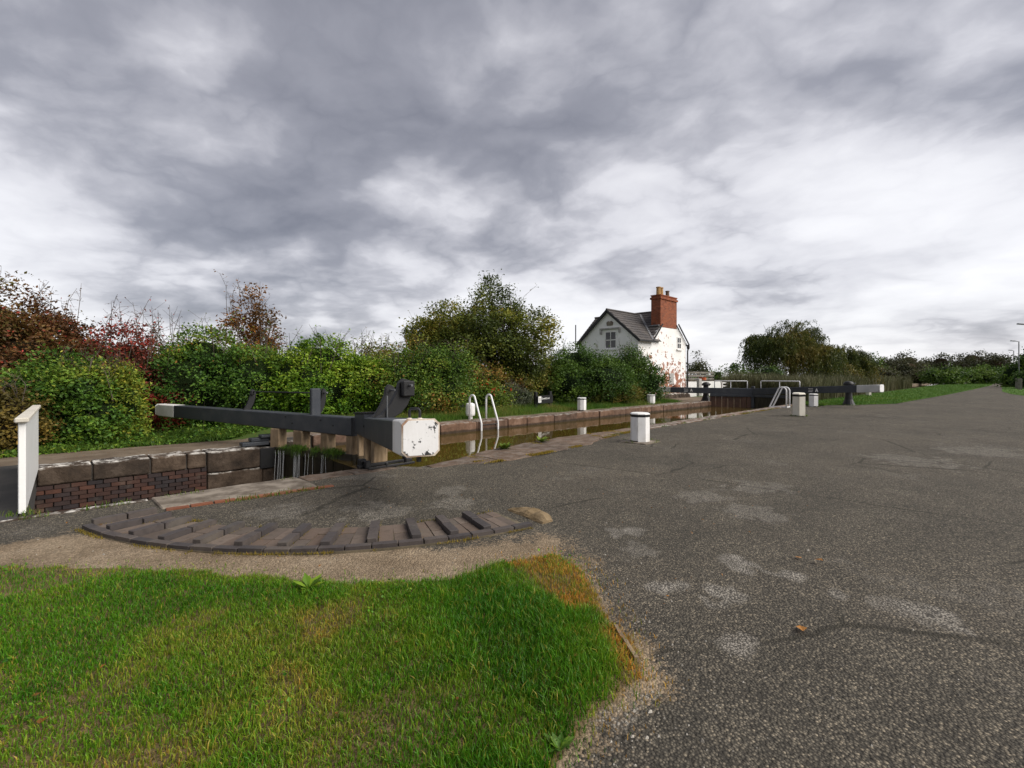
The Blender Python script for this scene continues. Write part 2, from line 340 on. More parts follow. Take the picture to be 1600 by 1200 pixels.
LEAF = {
 'brown': m_leaf('brown_autumn_leaf', [(0.055, 0.035, 0.013), (0.122, 0.051, 0.020), (0.146, 0.074, 0.022), (0.103, 0.091, 0.022)]),
 'gold': m_leaf('gold_brown_leaf', [(0.088, 0.075, 0.018), (0.163, 0.119, 0.025), (0.237, 0.150, 0.031)]),
 'ivy': m_leaf('ivy_leaf', [(0.037, 0.087, 0.013), (0.070, 0.152, 0.018), (0.140, 0.225, 0.024), (0.346, 0.342, 0.049)]),
 'ivy_yellow': m_leaf('yellow_green_leaf', [(0.076, 0.137, 0.015), (0.183, 0.230, 0.024), (0.427, 0.374, 0.050)]),
 'red': m_leaf('red_creeper_leaf', [(0.094, 0.036, 0.019), (0.220, 0.042, 0.027), (0.372, 0.048, 0.034), (0.144, 0.105, 0.030)]),
 'scarlet': m_leaf('scarlet_leaf', [(0.45, 0.03, 0.02), (0.62, 0.06, 0.03)]),
 'bright': m_leaf('bright_ivy_leaf', [(0.048, 0.123, 0.010), (0.115, 0.221, 0.014), (0.206, 0.299, 0.023), (0.349, 0.374, 0.046)]),
 'olive': m_leaf('olive_leaf', [(0.068, 0.084, 0.014), (0.116, 0.137, 0.020), (0.179, 0.185, 0.029), (0.222, 0.113, 0.028)]),
 'shrub': m_leaf('shrub_leaf', [(0.056, 0.117, 0.014), (0.110, 0.184, 0.021), (0.177, 0.225, 0.028), (0.265, 0.141, 0.033)]),
 'dark': m_leaf('dark_hedge_leaf', [(0.034, 0.077, 0.011), (0.066, 0.127, 0.016), (0.114, 0.176, 0.021)]),
 'grey': m_leaf('grey_green_leaf', [(0.094, 0.110, 0.066), (0.154, 0.171, 0.110), (0.220, 0.231, 0.165)]),
 'orange': m_leaf('orange_leaf', [(0.112, 0.059, 0.018), (0.237, 0.097, 0.018), (0.325, 0.142, 0.025)]),
 'tree': m_leaf('birch_leaf', [(0.056, 0.079, 0.015), (0.098, 0.128, 0.020), (0.188, 0.195, 0.024), (0.282, 0.230, 0.037)]),
 'willow': m_leaf('willow_leaf', [(0.041, 0.059, 0.011), (0.071, 0.091, 0.016), (0.123, 0.122, 0.021), (0.164, 0.122, 0.025)]),
 'far': m_leaf('far_tree_leaf', [(0.041, 0.049, 0.022), (0.070, 0.068, 0.030), (0.084, 0.095, 0.035)]),
 'reed': m_leaf('reed_leaf', [(0.075, 0.080, 0.035), (0.12, 0.12, 0.055), (0.17, 0.15, 0.085)], trans=0.15),
 'grass': m_leaf('lawn_grass_blade', [(0.035, 0.132, 0.006), (0.077, 0.215, 0.009), (0.154, 0.259, 0.015), (0.330, 0.275, 0.044), (0.528, 0.253, 0.044)], trans=0.3, rough=0.4),
 'verge': m_leaf('verge_grass_blade', [(0.045, 0.115, 0.010), (0.09, 0.165, 0.018), (0.16, 0.175, 0.03), (0.26, 0.20, 0.07)], trans=0.25),
 'moss': m_leaf('yellow_moss', [(0.10, 0.085, 0.015), (0.26, 0.19, 0.022), (0.34, 0.22, 0.03)], trans=0.1, rough=0.8),
}

# ------------------------------------------------------------------ ground, road, water, banks
FE = 12.17                                   # far edge of the lock
WL = -0.31                                   # water in the full chamber
_NE = ([-60, 4.15, 4.45, 5.2, 6.35, 7.6, 9.0, 12, 29, 500], [7.28, 7.28, 6.74, 6.84, 7.24, 7.45, 7.54, 7.52, 7.95, 7.95])
def ne(s): return np.interp(s, *_NE)        # near edge of the lock, set back in the gate recess
def inner(s): return np.interp(s, [4.5, 5.2, 5.8, 8.6, 9.6, 11, 29], [6.45, 6.40, 6.12, 6.30, 6.68, 6.93, 7.38])
def struct(o): o['kind'] = 'structure'; return o
LAWN = [P(*q)[:2] for q in ((0, 888), (150, 888), (300, 893), (430, 903), (550, 912), (640, 908), (720, 898), (790, 878), (868, 864), (905, 880), (925, 902), (965, 960), (1000, 1020), (1004, 1060), (965, 1110), (925, 1150), (870, 1200))]
LAWN = [(-7, 7.0), (-3, 6.35)] + LAWN + [(1.0, 0.2), (0.2, -1.6), (-7, -1.6)]
DIRT = [P(*q)[:2] for q in ((0, 848), (120, 829), (150, 836), (300, 857), (500, 862), (700, 853), (830, 838), (872, 843), (930, 888), (985, 955), (1016, 1025), (1012, 1075), (945, 1160), (905, 1200))]
DIRT = [(-7, 7.6), (-3, 6.9)] + DIRT + [(1.1, 0.0), (-7, -1.6)]
PATCH = [(1040, 916, .17), (1150, 1003, .16), (1155, 877, .22), (712, 768, .30), (715, 786, .32), (985, 830, .22), (1420, 950, .30), (1240, 898, .14), (1460, 965, .22), (1310, 925, .12),
         (660, 728, .5), (560, 745, .5), (1430, 720, .9), (1540, 705, 1.0), (1180, 760, .5), (1090, 775, .4), (430, 800, .4), (600, 800, .5), (1000, 860, .25), (950, 1120, .12), (1000, 1080, .10), (985, 1110, .09), (1010, 1045, .07), (1180, 800, .4), (1130, 930, .2)]
def road_masks(X, Y):
    w1 = vn(X, Y, 2.3, 4) - 0.5; w2 = vn(X + 50, Y, 9, 3) - 0.5
    d = sdf_poly(X, Y, DIRT); dirt = sstep(0.22, -0.20, d + w1 * 0.45 + w2 * 0.22)
    l = sdf_poly(X, Y, LAWN); soil = sstep(0.05, -0.10, l + w1 * 0.12 + w2 * 0.10)
    pat = np.zeros_like(X)
    for px, py, r_ in PATCH:
        c = P(px, py); r_ = r_ * .72; dd = np.hypot(X - c[0], (Y - c[1]))
        pat = np.maximum(pat, (1.0 if r_ < .18 else 0.55) * sstep(1.15, 0.85, dd / r_ + (vn(X * 1.0 + px, Y, 7, 4) - 0.5) * 2.2))
    big = vn(X, Y + 30, 1.1, 4)
    pat = np.maximum(pat, sstep(0.62, 0.80, big) * 0.30)
    return dirt, pat, soil
def road():
    sg = np.concatenate([np.linspace(-60, -7, 30)[:-1], np.arange(-7, 13, 0.06), np.arange(13, 32, 0.25), np.geomspace(32, 420, 60)])
    ng = np.concatenate([np.linspace(-34, -7, 40)[:-1], np.arange(-7, 7.25, 0.06), [7.25]])
    S, Nn = np.meshgrid(sg, ng, indexing='ij')
    edge = ne(S) - .03
    Nw = np.where(Nn > -7, -7 + (Nn + 7) / 14.25 * (edge + 7), Nn)
    dirt_m, pat_m, soil_m = road_masks(S, Nw)
    Z = (vn(S, Nw, 0.5, 3) - 0.5) * 0.03 + (vn(S, Nw, 5, 2) - 0.5) * 0.008 + soil_m * 0.02
    Z *= sstep(7.3, 6.6, Nw) * 0.8 + 0.2
    V = np.stack([S, Nw, Z], -1).reshape(-1, 3); a, b = S.shape
    idx = np.arange(a * b).reshape(a, b)
    Fc = np.stack([idx[:-1, :-1], idx[1:, :-1], idx[1:, 1:], idx[:-1, 1:]], -1).reshape(-1, 4)
    t = NT('old_asphalt').geo(); at = t.attr(); sp = t.N.new('ShaderNodeSeparateColor'); t.L.new(at.outputs['Color'], sp.inputs[0])
    v1 = t.vor(75, 'Color'); vs = t.N.new('ShaderNodeSeparateColor'); t.L.new(v1, vs.inputs[0])
    vd = t.vor(75); vd2 = t.vor(160); n0 = t.noise(0.35, 5, 0.6); n1 = t.noise(1.6, 6, 0.65); n2 = t.noise(8, 6, 0.65); n3 = t.noise(60, 3, 0.6)
    asp = t.ramp(n1, (0.3, (0.090, 0.079, 0.060)), (0.5, (0.142, 0.124, 0.094)), (0.72, (0.215, 0.189, 0.145)))
    asp = t.mix(0.6, asp, t.ramp(n0, (0.35, (0.080, 0.073, 0.060)), (0.65, (0.150, 0.130, 0.102))))
    chip = t.ramp(vs.outputs[0], (0.0, (0.4, 0.4, 0.4)), (0.55, (0.95, 0.95, 0.95)), (0.86, (1.4, 1.37, 1.32)), (1.0, (2.4, 2.3, 2.15)))
    asp = t.mix(0.95, asp, chip, 'MULTIPLY')
    pale = t.ramp(n2, (0.35, (0.18, 0.163, 0.137)), (0.65, (0.32, 0.293, 0.255)))
    pm = t.math('MULTIPLY', sp.outputs[1], t.step(t.math('ADD', n2, t.math('MULTIPLY', sp.outputs[1], 0.40)), 0.52, 0.66))
    pale = t.mix(0.8, pale, t.ramp(vs.outputs[2], (0.0, (0.45, 0.44, 0.42)), (0.5, (0.95, 0.95, 0.95)), (1.0, (1.5, 1.48, 1.42))), 'MULTIPLY')
    col = t.mix(pm, asp, pale)
    col = t.mix(t.math('MULTIPLY', t.step(vd, 0.34, 0.62), 0.72), col, (0.026, 0.024, 0.021))      # tar between the chippings
    wv = t.N.new('ShaderNodeVectorMath'); wv.operation = 'MULTIPLY_ADD'; t.L.new(t.N.new('ShaderNodeTexNoise').outputs['Color'], wv.inputs[0])
    t.N[wv.inputs[0].links[0].from_node.name].inputs['Scale'].default_value = 1.4; wv.inputs[1].default_value = (0.9, 0.9, 0); t.L.new(t.co, wv.inputs[2])
    ck = t.vor(0.42, 'Distance', 'DISTANCE_TO_EDGE', wv.outputs[0])
    ckm = t.math('MULTIPLY', t.step(ck, 0.012, 0.003), t.step(t.noise(0.5, 3, .5), 0.47, 0.56))
    col = t.mix(t.math('MULTIPLY', ckm, 0.75), col, (0.03, 0.027, 0.02))
    dn = t.math('ADD', n2, t.math('MULTIPLY', n3, 0.5))
    dirt = t.ramp(n1, (0.3, (0.155, 0.115, 0.074)), (0.5, (0.225, 0.172, 0.115)), (0.7, (0.29, 0.23, 0.16)))
    dirt = t.mix(0.75, dirt, t.ramp(vs.outputs[1], (0.0, (0.6, 0.58, 0.55)), (0.6, (1, 1, 1)), (1, (1.5, 1.48, 1.45))), 'MULTIPLY')
    col = t.mix(t.step(t.math('ADD', sp.outputs[0], t.math('MULTIPLY', t.math('SUBTRACT', t.math('ADD', t.math('MULTIPLY', n2, .5), t.math('MULTIPLY', vs.outputs[0], .5)), 0.5), 1.1)), 0.25, 0.75), col, dirt)
    soil = t.ramp(n2, (0.35, (0.075, 0.056, 0.028)), (0.65, (0.18, 0.125, 0.062)))
    col = t.mix(t.step(sp.outputs[2], 0.3, 0.7), col, soil)
    h = t.math('ADD', t.math('MULTIPLY', t.math('SUBTRACT', 1.0, vd), 1.0), t.math('ADD', t.math('MULTIPLY', n3, 0.5), t.math('MULTIPLY', n2, 0.8)))
    t.bump(h, 0.75, 0.012)
    mat = t.fin(col, 0.92, 0.2)
    m = fast_mesh('road', V, Fc, True); m.materials.append(mat)
    set_col(m, 'tint', np.stack([dirt_m, pat_m, soil_m], -1).reshape(-1, 3))
    struct(attach(bpy.data.objects.new('road', m), None))
road()

def sheet(name, poly, z, mat, kind='structure'):
    m = bpy.data.meshes.new(name); m.from_pydata([(p[0], p[1], z) for p in poly], [], [tuple(range(len(poly)))]); m.materials.append(mat)
    o = attach(bpy.data.objects.new(name, m), None); o['kind'] = kind; return o
tg = NT('rough_grassland').geo(); g1 = tg.noise(0.8, 6, 0.65); g2 = tg.noise(14, 5, 0.6)
gcol = tg.ramp(g1, (0.3, (0.040, 0.075, 0.012)), (0.5, (0.062, 0.115, 0.016)), (0.7, (0.12, 0.13, 0.03)))
gcol = tg.mix(0.5, gcol, tg.ramp(g2, (0.3, (0.02, 0.045, 0.008)), (0.7, (0.10, 0.16, 0.025))))
tg.bump(g2, 0.8, 0.05); M['turf'] = tg.fin(gcol, 0.9, 0.15)
gm = MB()
for x0, x1, y0, y1, z in ((-700, 1600, -900, 6.9, -0.06), (-700, 1600, 12.7, 1500, -0.42)):
    gm.add([(x0, y0, z), (x1, y0, z), (x1, y1, z), (x0, y1, z)], [(0, 1, 2, 3)])
struct(gm.build('ground', M['turf']))

def bank_z(S, Nn):
    low = sstep(5.0, 3.6, S)
    return -0.005 * (1 - low) + low * (-0.185 - 0.03 * np.clip(Nn - 12.7, 0, 4)) + (vn(S, Nn, 0.7, 3) - 0.5) * 0.05 * sstep(12.8, 14, Nn)
def far_bank():
    sg = np.concatenate([np.linspace(-40, -4, 30)[:-1], np.arange(-4, 36, 0.2), np.geomspace(36, 420, 50)])
    ng = np.concatenate([[12.55], np.arange(12.7, 20, 0.15), np.geomspace(20, 120, 30)])
    S, Nn = np.meshgrid(sg, ng, indexing='ij'); Z = bank_z(S, Nn)
    w = (vn(S, Nn, 1.2, 4) - 0.5)
    wid = 13.0 + 2.3 * sstep(5.5, 3.0, S) + 3.2 * sstep(23.5, 26.5, S) * sstep(40, 33, S)
    path = sstep(0.15, -0.15, Nn - wid + w * 0.7)
    V = np.stack([S, Nn, Z], -1).reshape(-1, 3); a, b = S.shape; idx = np.arange(a * b).reshape(a, b)
    Fc = np.stack([idx[:-1, :-1], idx[1:, :-1], idx[1:, 1:], idx[:-1, 1:]], -1).reshape(-1, 4)
    t = NT('towpath_bank').geo(); at = t.attr(); sp = t.N.new('ShaderNodeSeparateColor'); t.L.new(at.outputs['Color'], sp.inputs[0])
    n1 = t.noise(1.3, 6, 0.65); n2 = t.noise(12, 6, 0.65)
    ea = t.ramp(n1, (0.3, (0.10, 0.072, 0.050)), (0.5, (0.155, 0.12, 0.085)), (0.7, (0.22, 0.175, 0.13)))
    ea = t.mix(t.math('MULTIPLY', t.step(n2, 0.55, 0.75), 0.5), ea, (0.07, 0.045, 0.03))
    gr = t.ramp(n2, (0.3, (0.030, 0.060, 0.010)), (0.6, (0.075, 0.115, 0.02)), (0.8, (0.14, 0.13, 0.04)))
    t.bump(n2, 0.6, 0.03)
    mat = t.fin(t.mix(t.step(t.math('ADD', sp.outputs[0], t.math('SUBTRACT', n2, 0.5)), 0.4, 0.6), gr, ea), 0.9, 0.2)
    m = fast_mesh('bank', V, Fc, True); m.materials.append(mat); c = np.zeros((len(V), 3)); c[:, 0] = path.ravel(); set_col(m, 'tint', c)
    struct(attach(bpy.data.objects.new('bank', m), None))
far_bank()

tw = NT('canal_water').geo(); wn = tw.noise(2.2, 3, 0.5, stretch=(1, 1, 1)); wn2 = tw.noise(11, 2, 0.5)
tw.bump(tw.math('ADD', wn, tw.math('MULTIPLY', wn2, 0.25)), 0.035, 0.05)
tw.b.inputs['IOR'].default_value = 1.33
M['water'] = tw.fin((0.070, 0.046, 0.010), 0.01, 0.5)
sheet('canal_water', [(4.3, 6.6), (29, 6.9), (420, 7.6), (420, FE + .1), (4.6, FE + .1)], WL, M['water'])
sheet('tail_water', [(-60, 6.9), (4.2, 6.9), (4.2, 12.6), (-60, 12.6)], -2.4, M['water'])
bm_ = MB().box(29.9, 420, 6.95, 7.62, -2.5, -0.08); struct(bm_.build('canal_bank', M['earth']))
bm_ = MB().box(30.2, 420, FE, 12.8, -2.5, -0.02); struct(bm_.build('canal_bank', M['earth']))

# ------------------------------------------------------------------ lock walls
def jit(a): return (random.random() - 0.5) * 2 * a
def stone(parent, name, x0, x1, y0, y1, z0, z1, mat, j=0.012, bev=0.02, sub=True):
    """one worn block: jittered corners, broken arrises"""
    nx = max(2, int((x1 - x0) / 0.16)); V = []; Fc = []
    ring = lambda x, e: [(x + e, y0 + jit(j), z0), (x + e, y1 + jit(j), z0), (x + e, y1 + jit(j), z1 + jit(j)), (x + e, y0 + jit(j) , z1 + jit(j))]
    mb = MB(); rings = []
    for i in range(nx + 1):
        rings.append(ring(x0 + (x1 - x0) * i / nx, 0 if 0 < i < nx else jit(j * .5)))
    mb.loft(rings)
    o = mb.build(name, mat, parent, bevel=bev, seg=2); return o
BRICK_ME = {}
def brick_mesh(mat):
    if mat.name not in BRICK_ME:
        mb = MB(); c = 0.06
        rings = []
        for x, e in ((-0.5, c), (-0.5 + c * .35, 0), (0.5 - c * .35, 0), (0.5, c)):
            q = 0.5 - e
            rings.append([(x, -q, -q), (x, q, -q), (x, q, q - (0.06 if e == 0 else 0) * 0), (x, -q, q)])
        mb.loft(rings)
        m = bpy.data.meshes.new('brick'); m.from_pydata(mb.v, [], mb.f); m.materials.append(mat); BRICK_ME[mat.name] = m
    return BRICK_ME[mat.name]
def brick(parent, c, dims, rz, mat, name='brick', tilt=0.0):
    o = bpy.data.objects.new(name, brick_mesh(mat)); COL.objects.link(o); o.parent = parent
    o.location = Vector(c) - OFF[parent.name]; o.rotation_euler = (tilt, jit(0.004), rz); o.scale = dims; return o

farw = thing('lock_wall', 'far lock wall of sandstone coping over dark brickwork, below the hedge', 'lock wall', (4, FE, -2.5))
MB().box(-40, 4.05, FE + 0.03, 12.62, -2.6, -0.21).build('wall_core', M['mortar'], farw)
MB().box(4.05, 30.2, FE + 0.05, 12.62, -2.6, -0.04).build('wall_core', M['mortar'], farw)
for x0, x1 in ((-5.0, -3.8), (-3.79, -2.6), (-2.59, -1.3), (-1.29, -0.06), (-.05, .71), (.72, 1.60), (1.61, 2.23), (2.24, 2.59)):
    stone(farw, 'coping_stone', x0 + .006, x1 - .006, FE - 0.035 + jit(.02), 12.72, -0.485, -0.165 + jit(.012), M['dark_stone'], 0.016, 0.03)
stone(farw, 'quoin_block', 2.61, 3.72, FE - 0.05, 12.75, -0.62, -0.16, M['dark_stone'], 0.012, 0.03)
stone(farw, 'quoin_block', 2.61, 3.72, FE - 0.05, 12.75, -1.25, -0.635, M['dark_stone'], 0.012, 0.03)
stone(farw, 'quoin_block', 2.61, 3.72, FE - 0.05, 12.75, -1.9, -1.265, M['dark_stone'], 0.012, 0.03)
stone(farw, 'quoin_block', 3.73, 4.02, FE - 0.02, 12.75, -1.3, -0.2, M['dark_stone'], 0.012, 0.03)
MB().box(3.66, 3.98, FE - 0.075, FE - 0.026, -0.66, -0.19).build('steel_plate', M['iron'], farw, bevel=0.008)
for r_ in range(14):
    z = -0.53 - 0.0785 * r_; x = -1.9 + (0.115 if r_ % 2 else 0)
    while x < 2.5:
        L_ = min(0.222, 2.59 - x)
        if L_ > 0.06: brick(farw, (x + L_ / 2, FE + 0.005 + jit(.009), z), (L_ - 0.006, 0.10, 0.070), jit(.01), M['wall_brick'])
        x += 0.231
x = 4.9
while x < 30.0:                                       # coping of the chamber
    L_ = random.uniform(0.95, 1.65); L_ = min(L_, 30.2 - x)
    if 8.1 < x + L_ < 8.6 or 8.1 < x < 8.6: pass
    stone(farw, 'coping_stone', x + .007, x + L_ - .007, FE - 0.03 + jit(.02), 12.66 + jit(.03), -0.5, 0.0 + jit(.012), M['red_stone'], 0.014, 0.03)
    x += L_
stone(farw, 'coping_stone', 4.12, 4.88, FE + 0.04, 12.7, -0.6, -0.08, M['dark_stone'], 0.012, 0.03)

nearw = thing('lock_wall', 'near lock wall with broad mossy flagstones along the asphalt quay', 'lock wall', (4, 7.0, -2.5))
mbw = MB(); rr = []
for xx in (-40, 0, 4.15, 4.45, 5.2, 6.35, 7.6, 9, 12, 30.2):
    y = ne(xx) - 0.04; rr.append([(xx, y - .6, -2.6), (xx, y, -2.6), (xx, y, -0.13), (xx, y - .6, -0.13)])
mbw.loft(rr); mbw.build('wall_core', M['mortar'], nearw)
x = 4.55; i = 0
while x < 28.6:
    L_ = random.uniform(0.9, 1.5);     xm = min(x + L_, 28.6)
    mb = MB(); k = max(3, int(L_ / .18)); rings = []
    for q in range(k + 1):
        s_ = x + .012 + (xm - x - .024) * q / k; e = 0.06 if q in (0, k) else 0
        y1 = ne(s_) + jit(.018) - e * .3; y0 = inner(s_) + jit(.05) + e
        zc = 0.016 + jit(.006)
        rings.append([(s_, y0, -0.12), (s_, y1, -0.42), (s_, y1, zc - .006), (s_, (y0 + y1) / 2, zc + 0.012), (s_, y0, zc - .004)])
    mb.loft(rings); mb.build('flagstone', M['flag_stone'] if x < 11 else M['red_stone'], nearw, bevel=0.018, seg=2)
    x = xm; i += 1
# pale concrete edge of the lock tail
for x0, x1 in ((2.72, 3.4), (3.41, 4.14)):
    stone(nearw, 'edge_stone', x0, x1, ne(x0) - .42 + jit(.05), ne(x0) - .005, -0.4, 0.016, M['flag_stone'], 0.008, 0.016)
for x0, x1 in ((-3.5, -1.9), (-1.89, -0.4), (-0.39, 0.93)):
    stone(nearw, 'edge_stone', x0, x1, ne(x0) - .10, ne(x0) + .0, -0.4, 0.012, M['dark_stone'], 0.006, 0.012)
slab = thing('concrete_slab', 'pale worn concrete slab at the lock edge behind the curved brick footway', 'slab', (1.8, 6.95, 0))
mb = MB(); rings = []
for q in range(9):
    s_ = 0.97 + (2.68 - 0.97) * q / 8; y0 = 6.60 - 0.09 * (s_ - 1.0) + jit(.01)
    rings.append([(s_ + jit(.01), y0, -0.2), (s_, ne(s_), -0.4), (s_, ne(s_), 0.02 + jit(.004)), (s_, (y0 + ne(s_)) / 2, 0.026 + jit(.004)), (s_ + jit(.01), y0, 0.018 + jit(.004))])
mb.loft(rings); mb.build('slab_face', M['slab'], slab, bevel=0.012)
strip = thing('brick_edging', 'short line of red kerb bricks beside the pale concrete slab', 'brick edging', (1.8, 6.45, 0))
for q in range(8):
    s_ = 1.06 + 0.232 * q; brick(strip, (s_ + .05, 6.535 - 0.095 * (s_ - 1.0) + jit(.006), -0.012 + jit(.004)), (0.218, 0.085, 0.07), -0.095 + jit(.02), M['red_brick'])

# ------------------------------------------------------------------ curved brick footway under the swing of the beam
AC = (4.1, 7.1)
def ang(px, py):
    p = P(px, py); return math.atan2(p[1] - AC[1], p[0] - AC[0]) % (2 * math.pi), math.hypot(p[0] - AC[0], p[1] - AC[1])
ribs = [ang(*q)[0] for q in ((198, 812), (227, 819), (262, 826), (307, 831), (358, 834), (414, 836), (471, 836), (526, 835), (585, 834), (644, 830), (697, 827), (747, 823))]
a_lo, a_hi = ang(135, 826)[0], ang(832, 826)[0]
foot = thing('brick_footway', 'curved dark brick footway with raised foot ribs below the white beam end', 'brick footway', (AC[0] - 2.8, AC[1] - 2.5, 0))
RI, RO = 3.26, 3.80
def polar(r_, a, z=0): return (AC[0] + r_ * math.cos(a), AC[1] + r_ * math.sin(a), z)
mb = MB(); rings = []
for q in range(41):
    a = a_lo + (a_hi - a_lo) * q / 40
    rings.append([polar(RI - .01, a, -0.1), polar(RO + .10, a, -0.1), polar(RO + .10, a, 0.012), polar(RI - .01, a, 0.012)])
mb.loft(rings); mb.build('bed', M['joint'], foot)
a = a_lo; da = 0.222 / (RO + .06)
while a < a_hi - da * .4:
    brick(foot, polar(RO + .055, a + da / 2, 0.010 + jit(.004)), (0.214, 0.075, 0.07), a + da / 2 + math.pi / 2 + jit(.008), M['blue_brick'], 'edging_brick'); a += da
for i, a in enumerate(ribs):
    for k, (r0, r1) in enumerate(((RI, RI + .265), (RI + .27, RO + .005))):
        brick(foot, polar((r0 + r1) / 2, a, 0.034 + jit(.005)), (r1 - r0 - .006, 0.084, 0.075), a + jit(.02), M['blue_brick'], 'rib_brick')
    nxt = ribs[i + 1] if i + 1 < len(ribs) else a_hi
    free = nxt - a - 0.092 / 3.53
    cnt = max(1, int(free * 3.53 / 0.098)); st = free / cnt
    for c in range(cnt):
        am = a + 0.092 / 3.53 / 2 + st * (c + 0.5); sh = random.choice((0.22, 0.26, 0.32, 0.18))
        for r0, r1 in ((RI, RI + sh), (RI + sh + .005, RO + .005)):
            brick(foot, polar((r0 + r1) / 2, am, -0.018 + jit(.005)), (r1 - r0 - .005, st * 3.53 - .006, 0.075), am + jit(.012), M['pave_brick'], 'paving_brick')
cnt = int((ribs[0] - a_lo) * 3.53 / 0.1)
for c in range(cnt):
    am = a_lo + (ribs[0] - a_lo) * (c + .5) / max(1, cnt) - 0.01
    brick(foot, polar((RI + RO) / 2 + .03, am, -0.019), (0.5, 0.094, 0.075), am, M['pave_brick'], 'paving_brick')
lp = polar(3.55, a_hi + 0.075)
lump = MB(); rings = []
for q in range(9):
    f = q / 8; w = 0.13 * math.sin(math.pi * min(1, max(0.12, f * .8 + .1))) ** 0.5; r_ = RI - .02 + f * 0.62; h = 0.028 + 0.03 * math.sin(f * math.pi) + jit(.012)
    ring = []
    for j in range(10):
        th = math.pi * j / 9; ring.append(Vector(polar(r_, a_hi + 0.045 + (w - w * math.cos(th)) / 3.5, -0.06 + (h + .06) * math.sin(th) ** .6 + (jit(.011) if 0 < j < 9 else 0))))
    rings.append(ring)
lump.loft(rings); lo_ = lump.build('stone_block', M['lump'], None, smooth=False); tag(lo_, 'rounded yellowish stone at the right end of the brick footway', 'stone')

# ------------------------------------------------------------------ lock gates
def lerp(a, b, t): return tuple(a[i] + (b[i] - a[i]) * t for i in range(len(a)))
QUAD = [(-.17, 0), (-.05, .06), (.10, .22), (.22, .42), (.25, .55), (.33, .62), (.47, .58), (.53, .51), (.49, .36), (.42, .2), (.30, .07), (.16, 0)]
def paddle_quadrant(g, base, sc=1.0, box_=True, sx=1.0):
    """swept cast plate carrying the paddle gear, standing on the beam"""
    q = MB().prism([(p[0] * sc * sx, p[1] * sc) for p in QUAD], (1, 0, 0), (0, 0, 1), base, 0.075 * sc).build('paddle_quadrant', M['iron'], g, bevel=0.01)
    c = (base[0] + .38 * sc * sx, base[1] - .07 * sc, base[2] + .46 * sc)
    if box_:
        MB().box(c[0] - .11 * sc, c[0] + .11 * sc, c[1] - .06 * sc, c[1] + .03, c[2] - .13 * sc, c[2] + .12 * sc).build('gear_box', M['iron'], q, bevel=0.02)
    MB().tube([(c[0], c[1] - .14 * sc, c[2] + .05 * sc), (c[0], c[1] + .16 * sc, c[2] + .05 * sc)], .02 * sc, 8).build('spindle', M['metal_grey'], q)
    return q
